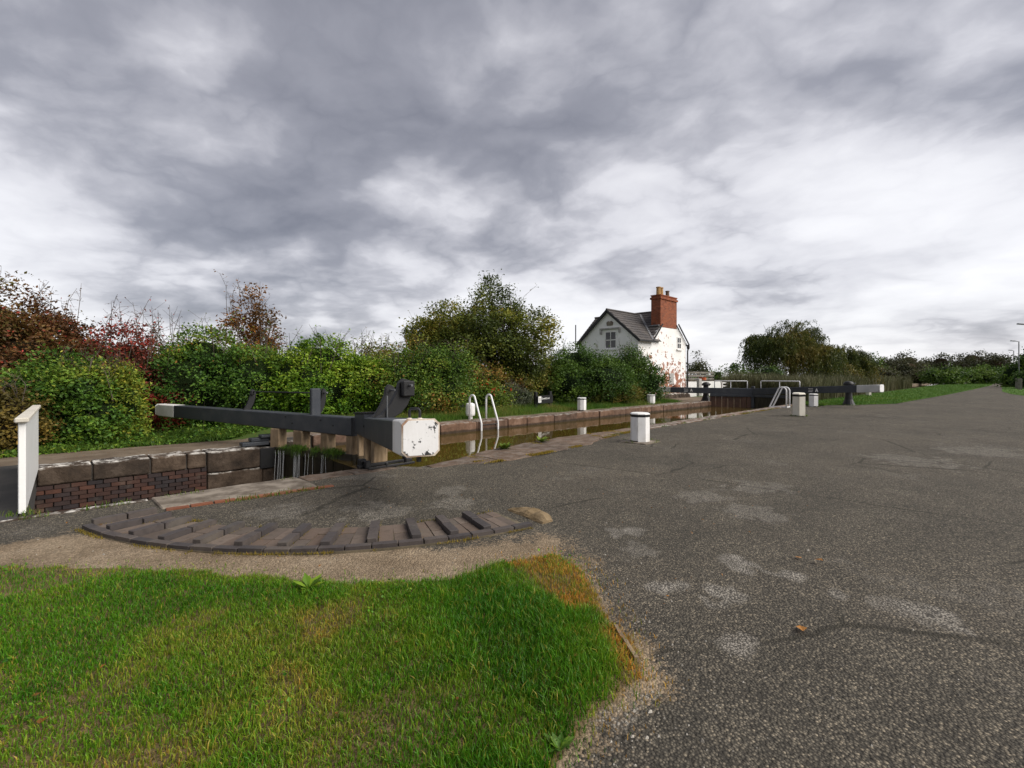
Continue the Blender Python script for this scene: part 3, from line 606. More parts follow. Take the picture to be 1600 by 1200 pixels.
def gate(name, label, H, Mi, E, zt, hh, ww, white, board_mat, z_low, top_rail, bolts=(), posts=(), rot_end=True, white_mat='white'):
    """one mitre leaf with its balance beam.  H heel, Mi mitre, E beam end; zt/hh/ww top, height, width at mitre and at end"""
    g = thing(name, label, 'lock gate', (H[0], H[1], -2.4), 'lock gate leaves')
    ax = Vector((E[0] - Mi[0], E[1] - Mi[1], 0)); Lx = ax.length; ax.normalize(); sdv = Vector((ax.y, -ax.x, 0))
    if sdv.x > 0: sdv = -sdv                            # side that looks down the lock
    def at(t): return (Mi[0] + (E[0] - Mi[0]) * t, Mi[1] + (E[1] - Mi[1]) * t, zt[0] + (zt[1] - zt[0]) * t)
    def sect(t, grow=0.0, cham=0.0):
        c = Vector(at(t)); h = hh[0] + (hh[1] - hh[0]) * t + grow * 2; w = ww[0] + (ww[1] - ww[0]) * t + grow * 2; c.z += grow
        k = max(cham, 0.018)
        pr = [(-w / 2 + k, 0), (w / 2 - k, 0), (w / 2, -k), (w / 2, -h + k), (w / 2 - k, -h), (-w / 2 + k, -h), (-w / 2, -h + k), (-w / 2, -k)]
        return [c + sdv * p[0] + Vector((0, 0, p[1])) for p in pr]
    t_w = 1 - white / Lx
    beam = MB().loft([sect(t) for t in np.linspace(0, t_w, 6)]).build('balance_beam', M['beam_black'], g, smooth=False)
    ch = 0.055
    MB().loft([sect(t_w, 0.004), sect(1 - .16 / Lx, 0.004), sect(1.0, 0.004, ch)]).build('painted_end', M[white_mat], beam)
    MB().loft([sect(1.0 + .001, 0.010, ch), sect(1.0 + .022 / Lx, 0.010, ch)]).build('end_rim', M['rust' if rot_end else 'grey_white'], beam)
    MB().loft([sect(1.0 + .0225 / Lx, -0.006, ch), sect(1.0 + .03 / Lx, -0.006, ch)]).build('end_plate', M['white_chip'], beam)
    for t, dz in bolts:
        c = Vector(at(t)) + sdv * (ww[0] + (ww[1] - ww[0]) * t) / 2; c.z -= dz
        MB().tube([c - sdv * .01, c + sdv * .014], .018, 8).build('bolt', M['iron'], beam)
    # leaf below the beam: heel post, mitre post, uprights, rail, boards
    lv = Vector((H[0] - Mi[0], H[1] - Mi[1], 0)); Ll = lv.length; lv.normalize()
    for q, w in posts:
        c = Vector((Mi[0], Mi[1], 0)) + lv * Ll * q; t = q * Ll / Lx; zb = at(t)[2] - hh[0] + .02
        o = MB().hexa(*[[c + lv * a * w / 2 + sdv * b * .12 + Vector((0, 0, z)) for a, b in ((-1, -1), (1, -1), (1, 1), (-1, 1))] for z in (z_low - .05 + jit(.03), zb)]).build('upright', M['timber'], g, bevel=0.02)
        if 0.2 < q < 0.95:
            MB().bar(c + lv * (w / 2 + .05) + sdv * -.06 + Vector((0, 0, z_low)), c + lv * (w / 2 + .05) + sdv * -.06 + Vector((0, 0, zb)), 0.09, 0.12, up=tuple(lv)).build('iron_strap', M['iron'], g)
    a0 = Vector((Mi[0], Mi[1], z_low - .08)); b0 = Vector((H[0], H[1], z_low - .08))
    MB().bar(a0 + sdv * .03, b0 + sdv * .03, 0.24, 0.16).build('rail', M['wet_board'] if top_rail else M['beam_black'], g, bevel=0.015)
    nb = int(Ll / 0.30)
    for i in range(nb):
        q0, q1 = (i + .03) / nb, (i + .97) / nb; zt_ = z_low - .16 if top_rail else z_low - .161
        pa = a0 + (b0 - a0) * q0; pb = a0 + (b0 - a0) * q1; dd = jit(.006)
        MB().hexa(*[[Vector((p.x, p.y, z)) + sdv * (o_ + dd) for p, o_ in ((pa, -.05), (pb, -.05), (pb, .06), (pa, .06))] for z in (-2.4, zt_)]).build('gate_board', M[board_mat], g, bevel=0.006)
    g_at = at; return g, beam, at, sdv, ax, Lx

Hn, Hf = (4.10, 7.36), (4.10, 12.2)
En = PD(657, 5.3)[:2]; Mn = (4.96, 9.62); Mf = (4.90, 9.80); Ef = PD(253, 14.2)[:2]
g1, bm1, at1, sd1, ax1, L1 = gate('lock_gate', 'near bottom gate leaf whose beam ends in a chipped white square at the front', Hn, Mn, En, (0.63, 1.02), (0.36, 0.395), (0.30, 0.40), 0.62, 'wet_board', -0.18, True,
      bolts=((0.30, 0.16),), posts=((0.03, .22), (0.5, .12), (0.97, .26)))
g2, bm2, at2, sd2, ax2, L2 = gate('lock_gate', 'far bottom gate leaf with long black beam reaching left to a white end', Hf, Mf, Ef, (0.61, 0.68), (0.40, 0.33), (0.30, 0.32), 0.95, 'wet_board', -0.18, True,
      bolts=((0.07, .2), (0.24, .22), (0.27, .08), (0.12, .1)), posts=((0.04, .2), (0.34, .24), (0.68, .32), (1.0, .30)), rot_end=False)
# casing over the mitre and heel of the near leaf
a = Vector(at1(-0.01)); b = Vector(at1(0.30))
MB().bar((a.x, a.y, a.z - .13), (b.x, b.y, b.z - .13), 0.335, 0.40).build('beam_casing', M['beam_black'], g1, bevel=0.012)
MB().bar((a.x, a.y, a.z + .085), (b.x, b.y, b.z + .085), 0.40, 0.035).build('casing_cap', M['iron'], g1, bevel=0.008)
p1 = Vector(at1(0.50)); p2 = Vector(at1(0.42))
paddle_quadrant(g1, (p1.x + .02, p1.y - .0, p1.z - .01), 1.05)
paddle_quadrant(g1, (p2.x + .12, p2.y + .3, p2.z - .02), 0.94, False, 0.75)
MB().tube([(p1.x + .05, p1.y - .06, p1.z), (p1.x + .05, p1.y - .06, p1.z + .36)], .012, 6).build('rod', M['metal_grey'], g1)
h0 = Vector(at1(1 - .30 / L1)); hv = Vector((RT[0], RT[1], 0))
pts = [h0 - hv * .06 + Vector((0, 0, -.01)), h0 - hv * .06 + Vector((0, 0, .10)), h0 - hv * .045 + Vector((0, 0, .125)), h0 + hv * .045 + Vector((0, 0, .125)), h0 + hv * .06 + Vector((0, 0, .10)), h0 + hv * .06 + Vector((0, 0, -.01))]
MB().tube(pts, .016, 8).build('lifting_staple', M['iron'], g1, smooth=True)
for s_ in (-1, 1): MB().lathe(tuple(h0 + hv * .06 * s_), [(.032, -.01), (.032, .012), (.02, .02)], 10).build('staple_foot', M['rust'], g1)
e0 = Vector(at1(0.985)); MB().box(e0.x - .02, e0.x + .02, e0.y - .02, e0.y + .02, e0.z - .47, e0.z - .38).build('stud', M['iron'], g1)
# paddle stands of the far leaf with the rod between them
q1 = Vector(at2(0.165)); q2 = Vector(at2(0.49))
paddle_quadrant(g2, (q1.x + .06, q1.y + .05, q1.z), 0.98, False, 0.42); paddle_quadrant(g2, (q2.x - .02, q2.y + .05, q2.z - .03), 0.90, False, 0.55)
MB().bar((q1.x + .0, q1.y, q1.z - .1), (q1.x + .0, q1.y, q1.z + .60), .22, .12, up=(0, 1, 0)).build('paddle_post', M['beam_black'], g2, bevel=0.02)
MB().tube([(q1.x + .1, q1.y + .03, q1.z + .49), (q2.x + .13, q2.y, q2.z + .46)], .016, 8).build('cross_rod', M['iron'], g2)
for c in ((q2.x + .13, q2.y - .03, q2.z + .44),): MB().lathe(c, [(.0, -.06), (.06, -.05), (.06, .05), (.0, .06)], 10).build('collar', M['iron'], g2)
# heel irons: near collar strap with nuts; blocks on the far quoin
ir = thing('anchor_iron', 'black iron gate anchor bolted to the quay under the near beam', 'anchor', (4.15, 7.2, 0))
MB().box(3.62, 4.62, 7.17, 7.24, 0.03, 0.075).build('strap', M['iron'], ir, bevel=.006)
MB().box(3.70, 4.55, 6.98, 7.03, 0.02, 0.055).build('strap', M['iron'], ir, bevel=.006)
for x, y, s_ in ((3.75, 7.14, .09), (4.02, 7.0, .05), (4.42, 7.03, .08), (4.52, 7.22, .10), (3.72, 7.25, .11)):
    MB().box(x - s_ / 2, x + s_ / 2, y - s_ / 2, y + s_ / 2, 0.015, 0.05 + s_).build('nut_block', M['iron'], ir, bevel=.012)
hb = thing('anchor_iron', 'dark wooden blocks and irons lying on the far quoin stone', 'anchor', (3.6, 12.5, -.16))
for (x0, x1, y0, y1, z0, z1) in ((3.35, 3.95, 12.35, 12.6, -.15, -.06), (3.55, 4.0, 12.38, 12.62, -.058, .03), (3.75, 4.05, 12.3, 12.55, .032, .10)):
    MB().box(x0, x1, y0, y1, z0, z1).build('block', M['beam_black'], hb, bevel=.015)

# trickling water below the bottom gate and grass growing on its rail
trm = NT('falling_water'); trm.b.inputs['Alpha'].default_value = 0.30; M['fall'] = trm.fin((0.75, 0.76, 0.76), 0.12, 0.6)
tr = MB(); lvf = Vector((Hf[0] - Mf[0], Hf[1] - Mf[1], 0)); sdf_ = sd2
for i in range(26):
    q = random.choice((random.uniform(.25, .98), random.uniform(.6, .98))); c = Vector((Mf[0], Mf[1], -0.24)) + lvf * q + sdf_ * .17; w = random.uniform(.003, .009); zz = [0, -.1, -.35, -.8, -1.5]; pts = []
    for z in zz: pts.append((c + sdf_ * (0.03 + 0.05 * min(1, -z)) + lvf.normalized() * jit(.015) + Vector((0, 0, z))))
    tr.tube(pts, [w * .6, w, w * 1.1, w * .9, w * .7], 5)
tag(tr.build('water_trickle', M['fall'], None, smooth=True), kind='stuff')

# top gates at the far end of the chamber
TS = 28.75
Hn2, Hf2, M2 = (TS, 7.97), (TS, 12.25), (TS + .8, 10.05)
Ef2 = PD(1019, 30.6)[:2]; En2 = PD(1377, 22.0)[:2]
g3, bm3, at3, sd3, ax3, L3 = gate('lock_gate', 'far top gate leaf of brown boards with beam ending against the cottage', Hf2, (M2[0], M2[1] + .04), Ef2, (0.80, 0.83), (0.36, 0.33), (0.32, 0.34), 1.15, 'brown_board', 0.46, False, posts=(), rot_end=False, white_mat='grey_white')
g4, bm4, at4, sd4, ax4, L4 = gate('lock_gate', 'near top gate leaf with black beam and greyed white end by the grass', Hn2, (M2[0], M2[1] - .04), En2, (0.80, 1.12), (0.36, 0.34), (0.32, 0.34), 0.95, 'wet_board', 0.46, False, posts=(), rot_end=False, white_mat='grey_white')
MB().bar((M2[0] - .05, M2[1], -2.4), (M2[0] - .05, M2[1], .92), .16, .16).build('mitre_post', M['beam_black'], g3, bevel=.01)
def handrail(g, at, sd, t0, t1, posts, h=.42, mat='white_tube', off=0.14):
    a = Vector(at(t0)) - sd * off; b = Vector(at(t1)) - sd * off; b.z = a.z
    pts = [a, a + Vector((0, 0, h)), b + Vector((0, 0, h)), Vector((b.x, b.y, at(t1)[2]))]
    o = MB().tube([pts[0], pts[1] - Vector((0, 0, .03)), pts[1] + (pts[2] - pts[1]).normalized() * .03, pts[2] - (pts[2] - pts[1]).normalized() * .03, pts[2] - Vector((0, 0, .03)), pts[3]], .028, 8).build('handrail', M[mat], g, smooth=True)
    for q in posts:
        p = a + (b - a) * q; MB().tube([(p.x, p.y, p.z - .02), (p.x, p.y, a.z + h)], .024, 8).build('handrail_post', M[mat], o)
handrail(g3, at3, sd3, 0.05, 0.36, (0.5,)); handrail(g4, at4, sd4, 0.05, 0.40, (0.5,))
def lettering(g, beam, at, sd, t, w0, flip):
    lt = MB(); c = Vector(at(t)) + sd * (w0 / 2 + .004); axn = Vector((RT[0], RT[1], 0)); axn = (axn - sd * axn.dot(sd)).normalized()
    for k, (l0, l1) in enumerate(((0, .24), (0.02, .25), (0, .22))):
        p = c + Vector((0, 0, -.10 - .075 * k)); lt.bar(p + axn * l0, p + axn * l1, .006, .022, up=(0, 0, 1))
    lt.prism([(.36, -.25), (.52, -.25), (.46, -.12), (.43, -.07), (.40, -.12)], tuple(axn), (0, 0, 1), c, .006)
    lt.build('lettering', M['white'], beam)
    sm = MB().prism([(.415, -.25), (.465, -.25), (.44, -.17)], tuple(axn), (0, 0, 1), c + sd * .004, .006); sm.build('emblem_gap', M['beam_black'], beam)
lettering(g3, bm3, at3, sd3, 0.66, .34, 1); lettering(g4, bm4, at4, sd4, 0.50, .34, 1)
def paddle_stand(label, c, h):
    g = thing('paddle_stand', label, 'paddle gear', c, 'ground paddle stands')
    MB().lathe(c, [(.30, 0), (.27, .06), (.18, .3), (.155, .55), (.155, h - .22)], 14).build('pedestal', M['iron'], g, smooth=False)
    MB().lathe((c[0], c[1], c[2] + h - .22), [(.24, 0), (.25, .05), (.22, .14), (.13, .21), (.0, .23)], 14).build('gear_hood', M['iron'], g, smooth=True)
    MB().tube([(c[0], c[1] - .3, c[2] + h - .12), (c[0], c[1] + .15, c[2] + h - .12)], .03, 8).build('spindle', M['metal_grey'], g)
    return g
pc = PD(1103, 29.4); paddle_stand('black paddle stand behind the beam in front of the white cottage', (pc[0], pc[1], 0), 1.15)
pc = PD(1326, 25.0); paddle_stand('black paddle stand on the grass behind the right-hand beam', (pc[0], pc[1], 0), 1.25)

# ------------------------------------------------------------------ tail bridge at the left edge
tb = thing('footbridge', 'white plank parapet of the footbridge at the left edge of the quay', 'footbridge', (-0.14, 7.45, 0))
V = [(-.17, 7.42), (-.11, 7.42), (-.02, 12.1), (-.08, 12.1)]
za, zb = 1.0, 0.93
MB().hexa([(V[0][0], V[0][1], 0.012), (V[1][0], V[1][1], 0.012), (V[2][0], V[2][1], -.16), (V[3][0], V[3][1], -.16)], [(V[0][0], V[0][1], za), (V[1][0], V[1][1], za), (V[2][0], V[2][1], zb), (V[3][0], V[3][1], zb)]).build('parapet', M['bridge_white'], tb, bevel=.008)
MB().hexa([(-.20, 7.36, za), (-.085, 7.36, za), (.01, 12.16, zb), (-.105, 12.16, zb)], [(-.20, 7.36, za + .055), (-.085, 7.36, za + .055), (.01, 12.16, zb + .055), (-.105, 12.16, zb + .055)]).build('handrail_cap', M['white_old'], tb, bevel=.012)
MB().hexa([(-3.2, 7.2, -.5), (-.115, 7.2, -.5), (-.035, 12.7, -.55), (-3.2, 12.7, -.55)], [(-3.2, 7.2, .018), (-.175, 7.2, .018), (-.085, 12.9, -.16), (-3.2, 12.9, -.16)]).build('deck', M['deck'], tb)
MB().hexa([(-3.3, 7.42, .012), (-3.24, 7.42, .012), (-3.24, 12.1, -.16), (-3.3, 12.1, -.16)], [(-3.3, 7.42, za), (-3.24, 7.42, za), (-3.24, 12.1, zb), (-3.3, 12.1, zb)]).build('parapet', M['bridge_white'], tb, bevel=.008)

# ------------------------------------------------------------------ bollards, ladders, sign
def bollard(label, px, py, h, r_, body='white', pad=False, lean=(0, 0), k=8, z=0.0):
    c = P(px, py, z) if py else px; g = thing('mooring_bollard', label, 'bollard', (0, 0, 0), 'white mooring bollards')
    rot = 0.3
    def ring(rr, zz): return [Vector((rr * math.cos(rot + 2 * math.pi * j / k), rr * math.sin(rot + 2 * math.pi * j / k), zz)) for j in range(k)]
    if pad: MB().box(-r_ * 1.5, r_ * 1.5, -r_ * 1.5, r_ * 1.5, -.05, .014).build('pad', M['slab'], g, bevel=.01)
    for j in range(k):                                   # staves
        a0 = rot + 2 * math.pi * (j + .02) / k; a1 = rot + 2 * math.pi * (j + .98) / k; z0 = -.02 + random.uniform(0, .03); st = MB()
        lo = [(q * math.cos(a) * r_, q * math.sin(a) * r_, z0 + .03) for a, q in ((a0, .6), (a1, .6), (a1, .985), (a0, .985))]; hi = [(q * math.cos(a) * r_ * .97, q * math.sin(a) * r_ * .97, h * .86) for a, q in ((a0, .6), (a1, .6), (a1, 1.0), (a0, 1.0))]
        st.hexa(lo, hi).build('stave', M[body], g, bevel=.006)
    MB().loft([ring(r_ * .62, -.05), ring(r_ * .62, h * .85)]).build('core', M['iron'], g)
    MB().loft([ring(r_ * .99, h * .86), ring(r_ * 1.0, h * .935)]).build('black_band', M['iron'], g)
    MB().loft([ring(r_ * 1.02, h * .936), ring(r_ * 1.02, h * .965), ring(r_ * .86, h)]).build('top', M[body], g, bevel=.008)
    g.location = c; g.rotation_euler = (lean[0], lean[1], 0); OFF[g.name] = Vector(c); return g
bollard('largest white octagonal bollard with black band on the asphalt quay', 1000, 690, .67, .225, pad=True)
bollard('leaning cream bollard with flaking paint, tallest, beside the white ladder hoops', 1248, 650, .88, .24, body='cream', lean=(0.02, -0.06), k=6)
bollard('small white bollard on the near quay beneath the black top gate beam', 1271, 635.5, .64, .22, k=6)
bollard('white bollard on the far bank between the sign and the cottage', 909, 641.5, .57, .21)
bollard('white bollard on the far bank just below the cottage beam end', 1017, 631, .50, .23)
bollard('weathered white bollard far behind the white end of the right-hand beam', PD(1357, 37, .02), None, .72, .2, body='white_old', k=6)
wp = PN(735, 13.1)[0]
wb = thing('marker_post', 'rounded white post on the far bank behind the ladder hoops', 'post', wp)
MB().lathe(wp, [(.08, -.05), (.08, .10), (.15, .12), (.165, .18), (.165, .46), (.15, .53), (.09, .56), (0, .57)], 16).build('shaft', M['white'], wb, smooth=False)
def ladder(label, s0, s1, n_edge, n_back, top, sgn, rung=False):
    g = thing('lock_ladder', label, 'ladder', (s0, n_edge, 0), 'white ladder hoops')
    for s_ in (s0, s1):
        y0, y1 = n_edge, n_back; r_ = abs(y1 - y0) * .26; pts = [(s_, y1, -.03), (s_, y1, top - r_)]
        d = 1 if y0 > y1 else -1
        for q in range(1, 8):
            th = math.pi * .86 * q / 8; pts.append((s_, y1 + d * (r_ - r_ * math.cos(th)), top - r_ + r_ * math.sin(th)))
        pts += [(s_, y0, .02), (s_, y0 + d * .03, -.06), (s_, y0 + d * .03, -1.6)]
        MB().tube(pts, .034, 10).build('hoop', M['white_tube'], g, smooth=True)
    for i in range(5):
        z = -.12 - .28 * i; d = 1 if n_edge > n_back else -1
        MB().tube([(s0, n_edge + d * .03, z), (s1, n_edge + d * .03, z)], .018, 6).build('rung', M['iron'], g)
    if rung: MB().bar((s0, n_back, .03), (s1, n_back, .03), .06, .05).build('foot_bar', M['white_tube'], g); MB().bar((s0, n_edge, .03), (s0, n_back, .03), .05, .05).build('foot_bar', M['white_tube'], g)
ladder('white tubular ladder hoops on the far edge, mirrored in the canal', 10.45, 11.2, FE - .06, FE + .52, .86, -1)
ladder('white tubular ladder hoops on the near quay beside the cream bollard', 25.35, 25.85, ne(25.5) + .02, ne(25.5) - .72, .98, 1, True)
sg = thing('lock_sign', 'black lock name sign on two posts with a white notice, below the hedge', 'sign', P(848, 640))
pa = Vector(P(837, 641)); pb = Vector(P(859, 638))
dv = (pb - pa); dv.z = 0; Ld = dv.length; dv.normalize(); nv = Vector((dv.y, -dv.x, 0)).normalized()
if nv.y > 0: nv = -nv
MB().bar((pa.x, pa.y, -.1), (pa.x, pa.y, .80), .13, .13).build('post', M['iron'], sg, bevel=.01); MB().bar((pb.x, pb.y, -.1), (pb.x, pb.y, .80), .15, .15).build('post', M['iron'], sg, bevel=.01)
bc = (pa + pb) / 2; bd = MB().bar(pa - dv * .05 + nv * .10 + Vector((0, 0, .45)), pb + dv * .1 + nv * .10 + Vector((0, 0, .45)), .04, .36).build('board', M['iron'], sg, bevel=.008)
nb = MB().bar(pa + dv * .02 + nv * .125 + Vector((0, 0, .47)), pa + dv * .30 + nv * .125 + Vector((0, 0, .47)), .012, .27).build('notice', M['white'], bd)
MB().bar(pa + dv * .08 + nv * .133 + Vector((0, 0, .46)), pa + dv * .24 + nv * .133 + Vector((0, 0, .46)), .008, .16).build('notice_panel', M['post_grey'], nb)
def text_mesh(body, size, origin, u, v, mat, parent, name='lettering'):
    cu = bpy.data.curves.new('t', 'FONT'); cu.body = body; cu.size = size; cu.extrude = 0.002
    o = bpy.data.objects.new('t', cu); link(o); dg = bpy.context.evaluated_depsgraph_get(); dg.update()
    m = bpy.data.meshes.new_from_object(o.evaluated_get(dg)); bpy.data.objects.remove(o)
    u = Vector(u).normalized(); v = Vector(v).normalized(); w = u.cross(v); off = OFF[parent.name]
    for vt in m.vertices: c = vt.co.copy(); vt.co = Vector(origin) + u * c.x + v * c.y + w * c.z - off
    m.materials.clear(); m.materials.append(mat); return attach(bpy.data.objects.new(name, m), parent)
text_mesh('Greenfield Lock', .125, pa + dv * .36 + nv * .123 + Vector((0, 0, .46)), dv, (0, 0, 1), M['white'], bd)

# ------------------------------------------------------------------ lock cottage
def wall_mat(name, flake):
    t = NT(name).geo(); sp = t.N.new('ShaderNodeSeparateXYZ'); t.L.new(t.co, sp.inputs[0])
    n1 = t.noise(0.9, 5, 0.6); n2 = t.noise(3.4, 9, 0.68, dist=0.2); n3 = t.noise(16, 4, 0.6)
    cb = t.N.new('ShaderNodeCombineXYZ'); t.L.new(t.math('ADD', sp.outputs[0], sp.outputs[1]), cb.inputs[0]); t.L.new(sp.outputs[2], cb.inputs[1])
    br = t.N.new('ShaderNodeTexBrick'); br.inputs['Scale'].default_value = 1.0; br.inputs['Brick Width'].default_value = .225; br.inputs['Row Height'].default_value = .075; br.inputs['Mortar Size'].default_value = .008
    br.inputs['Color1'].default_value = (0.26, 0.075, 0.035, 1); br.inputs['Color2'].default_value = (0.36, 0.12, 0.06, 1); br.inputs['Mortar'].default_value = (0.30, 0.25, 0.2, 1); t.L.new(cb.outputs[0], br.inputs['Vector'])
    wh = t.mix(t.math('MULTIPLY', t.step(n1, 0.45, 0.7), 0.4), (0.84, 0.83, 0.81), (0.70, 0.68, 0.63))
    if flake:
        low = t.math('MULTIPLY', t.step(sp.outputs[2], 3.6, 0.6), 0.20); mid = t.math('MULTIPLY', t.step(sp.outputs[0], 26.6, 29.8), t.step(sp.outputs[0], 33.6, 31.6))
        k = t.math('ADD', n2, t.math('MULTIPLY', low, t.math('ADD', t.math('MULTIPLY', mid, 0.55), 0.5)))
        bands = t.step(t.noise(2.0, 3, 0.5, stretch=(3.2, 1, 0.5)), 0.38, 0.6); k = t.math('ADD', k, t.math('MULTIPLY', bands, 0.03))
        wh = t.mix(t.step(k, 0.628, 0.645), wh, br.outputs[0]); wh = t.mix(t.math('MULTIPLY', t.step(t.math('ADD', n3, t.math('MULTIPLY', low, .5)), 0.70, 0.73), .8), wh, (0.05, 0.045, 0.04))
    else: wh = t.mix(t.math('MULTIPLY', t.step(n2, 0.62, 0.72), 0.35), wh, (0.33, 0.30, 0.26))
    t.bump(t.math('ADD', br.outputs['Fac'], t.math('MULTIPLY', n2, -0.6)), -0.4, 0.02); return t.fin(wh, 0.75, 0.25)
M['gable'] = wall_mat('flaking_white_brick', True); M['front'] = wall_mat('white_brick', False)
def slate_mat():
    t = NT('roof_slate').geo(); n = t.noise(1.2, 5, .6); n2 = t.noise(9, 4, .6)
    col = t.ramp(n, (.3, (0.055, 0.05, 0.05)), (.55, (0.085, 0.074, 0.068)), (.75, (0.105, 0.096, 0.082)))
    t.bump(n2, .3, .02); return t.fin(t.mix(t.math('MULTIPLY', t.step(n2, .5, .7), .4), col, (0.04, 0.038, 0.038)), .7, .35)
M['slate'] = slate_mat()
def chim_mat():
    t = NT('chimney_brick').geo(); sp = t.N.new('ShaderNodeSeparateXYZ'); t.L.new(t.co, sp.inputs[0]); cb = t.N.new('ShaderNodeCombineXYZ')
    t.L.new(t.math('ADD', sp.outputs[0], sp.outputs[1]), cb.inputs[0]); t.L.new(sp.outputs[2], cb.inputs[1])
    br = t.N.new('ShaderNodeTexBrick'); br.inputs['Scale'].default_value = 1.0; br.inputs['Brick Width'].default_value = .225; br.inputs['Row Height'].default_value = .078; br.inputs['Mortar Size'].default_value = .009
    br.inputs['Color1'].default_value = (0.20, 0.048, 0.020, 1); br.inputs['Color2'].default_value = (0.31, 0.085, 0.034, 1); br.inputs['Mortar'].default_value = (0.16, 0.11, 0.08, 1); t.L.new(cb.outputs[0], br.inputs['Vector'])
    n = t.noise(4, 5, .65); t.bump(br.outputs['Fac'], -.5, .02)
    return t.fin(t.mix(t.math('MULTIPLY', t.step(n, .5, .75), .7), br.outputs[0], (0.055, 0.03, 0.022)), .85, .2)
M['chimney'] = chim_mat()
tgl = NT('window_glass'); M['glass'] = tgl.fin((0.012, 0.013, 0.014), .06, .5)
house = thing('lock_cottage', 'white painted brick lock cottage with slate roof and red brick chimney', 'cottage', (31, 19, 0))
ZE, ZR = 3.94, 6.0
def wall_poly(name, pts, thick, axis, mat):        # vertical wall polygon; pts (along, z)
    k = len(pts); mb = MB()
    if axis[0] == 'n': A = [(p[0], axis[1], p[1]) for p in pts]; B = [(p[0], axis[1] + thick, p[1]) for p in pts]
    else: A = [(axis[1], p[0], p[1]) for p in pts]; B = [(axis[1] + thick, p[0], p[1]) for p in pts]
    mb.v = A + B; mb.f = [tuple(range(k)), tuple(reversed(range(k, 2 * k)))] + [(i, (i + 1) % k, k + (i + 1) % k, k + i) for i in range(k)]
    return mb.build(name, mat, house)
gw = wall_poly('gable_wall', [(26.9, -.1), (33.4, -.1), (33.4, ZE), (32.0, 5.0), (29.7, 4.84), (28.6, ZE - .04), (26.9, ZE)], .25, ('n', 16.0), M['gable'])
fw = wall_poly('front_wall', [(16.252, -.1), (20.5, -.1), (20.5, 3.88), (18.25, 5.82), (16.252, 4.08)], .25, ('s', 26.9), M['front'])
wall_poly('back_wall', [(16.252, -.1), (22, -.1), (22, ZE), (16.252, ZE)], .25, ('s', 33.15), M['front'])
wall_poly('side_wall', [(28.6, -.1), (33.14, -.1), (33.14, ZE), (31, ZR - .05), (28.6, ZE)], .25, ('n', 21.75), M['front'])
wall_poly('side_wall', [(27.152, -.1), (28.6, -.1), (28.6, 3.86), (27.152, 3.86)], .25, ('n', 20.25), M['front'])
wall_poly('front_wall', [(20.502, -.1), (21.75, -.1), (21.75, ZE), (20.502, ZE)], .25, ('s', 28.6), M['front'])
rf = MB().box(30.94, 31.06, 16.68, 22.3, ZR + .02, ZR + .12).build('roof', M['slate'], house, bevel=.03)
def slope(e0, e1, r0, r1, nc):                         # courses of slates laid from the eave up to the ridge
    e0, e1, r0, r1 = map(Vector, (e0, e1, r0, r1)); nn = (e1 - e0).cross(r0 - e0).normalized()
    if nn.z < 0: nn = -nn
    mb = MB()
    for i in range(nc):
        a0 = e0 + (r0 - e0) * i / nc; a1 = e1 + (r1 - e1) * i / nc; b0 = e0 + (r0 - e0) * min(1, (i + 1.25) / nc); b1 = e1 + (r1 - e1) * min(1, (i + 1.25) / nc)
        ln = (a1 - a0).length; m_ = max(2, int(ln / .3))
        for j in range(m_):
            u0 = (j + (0.5 if i % 2 else 0)) / m_; u1 = min(1, u0 + 1 / m_ - .01 / ln); 
            if u0 >= 1: continue
            q = [a0 + (a1 - a0) * u0, a0 + (a1 - a0) * u1, b0 + (b1 - b0) * u1, b0 + (b1 - b0) * u0]; l = .035 + jit(.006)
            mb.hexa([q[0], q[1], q[2] - nn * .03, q[3] - nn * .03], [q[0] + nn * l, q[1] + nn * l, q[2] + nn * .004, q[3] + nn * .004])
    o = mb.build('slates', M['slate'], rf); o['kind'] = 'stuff'; return o
kL = (ZR - ZE) / 2.4
slope((28.45, 15.995, ZE - .10), (28.45, 22.2, ZE - .10), (31, 15.995, ZR + .03), (31, 22.2, ZR + .03), 11)
slope((33.6, 22.2, ZE - .14), (33.6, 15.995, ZE - .14), (31, 22.2, ZR + .03), (31, 15.995, ZR + .03), 11)
slope((26.72, 15.82, 3.80), (29.5, 15.82, 3.80), (26.72, 18.25, 5.90), (31, 18.25, 5.90), 11)
slope((29.5, 20.72, 3.74), (26.72, 20.72, 3.74), (31, 18.25, 5.90), (26.72, 18.25, 5.90), 11)
for i in range(12): MB().tube([(26.7 + i * .36, 18.25, 5.93), (27.05 + i * .36, 18.25, 5.93)], .075, 8).build('ridge_tile', M['slate'], rf)
for i in range(15): MB().tube([(31, 16.7 + i * .37, ZR + .06), (31, 17.06 + i * .37, ZR + .06)], .075, 8).build('ridge_tile', M['slate'], rf)
MB().bar((28.5, 15.83, 3.90), (30.85, 18.2, 5.96), .16, .03).build('valley_flashing', M['slate_dk'], rf)
for a, b in (((26.70, 15.78, 3.74), (26.70, 18.25, 5.84)), ((26.70, 20.76, 3.68), (26.70, 18.25, 5.84))): MB().bar(a, b, .06, .16).build('bargeboard', M['iron'], rf)
for a, b in (((28.48, 15.84, ZE - .13), (29.72, 15.84, 5.0)), ((33.62, 15.84, ZE - .17), (31.98, 15.84, 5.15))): MB().bar(a, b, .05, .10).build('verge_board', M['iron'], rf)
MB().bar((26.6, 15.76, 3.77), (28.6, 15.76, 3.77), .12, .10).build('gutter', M['iron'], rf); MB().bar((33.66, 15.85, ZE - .2), (33.66, 22.1, ZE - .2), .12, .1).build('gutter', M['iron'], rf)
ch = MB().box(29.7, 32.0, 15.985, 16.68, 4.82, 6.95).build('chimney', M['chimney'], house)
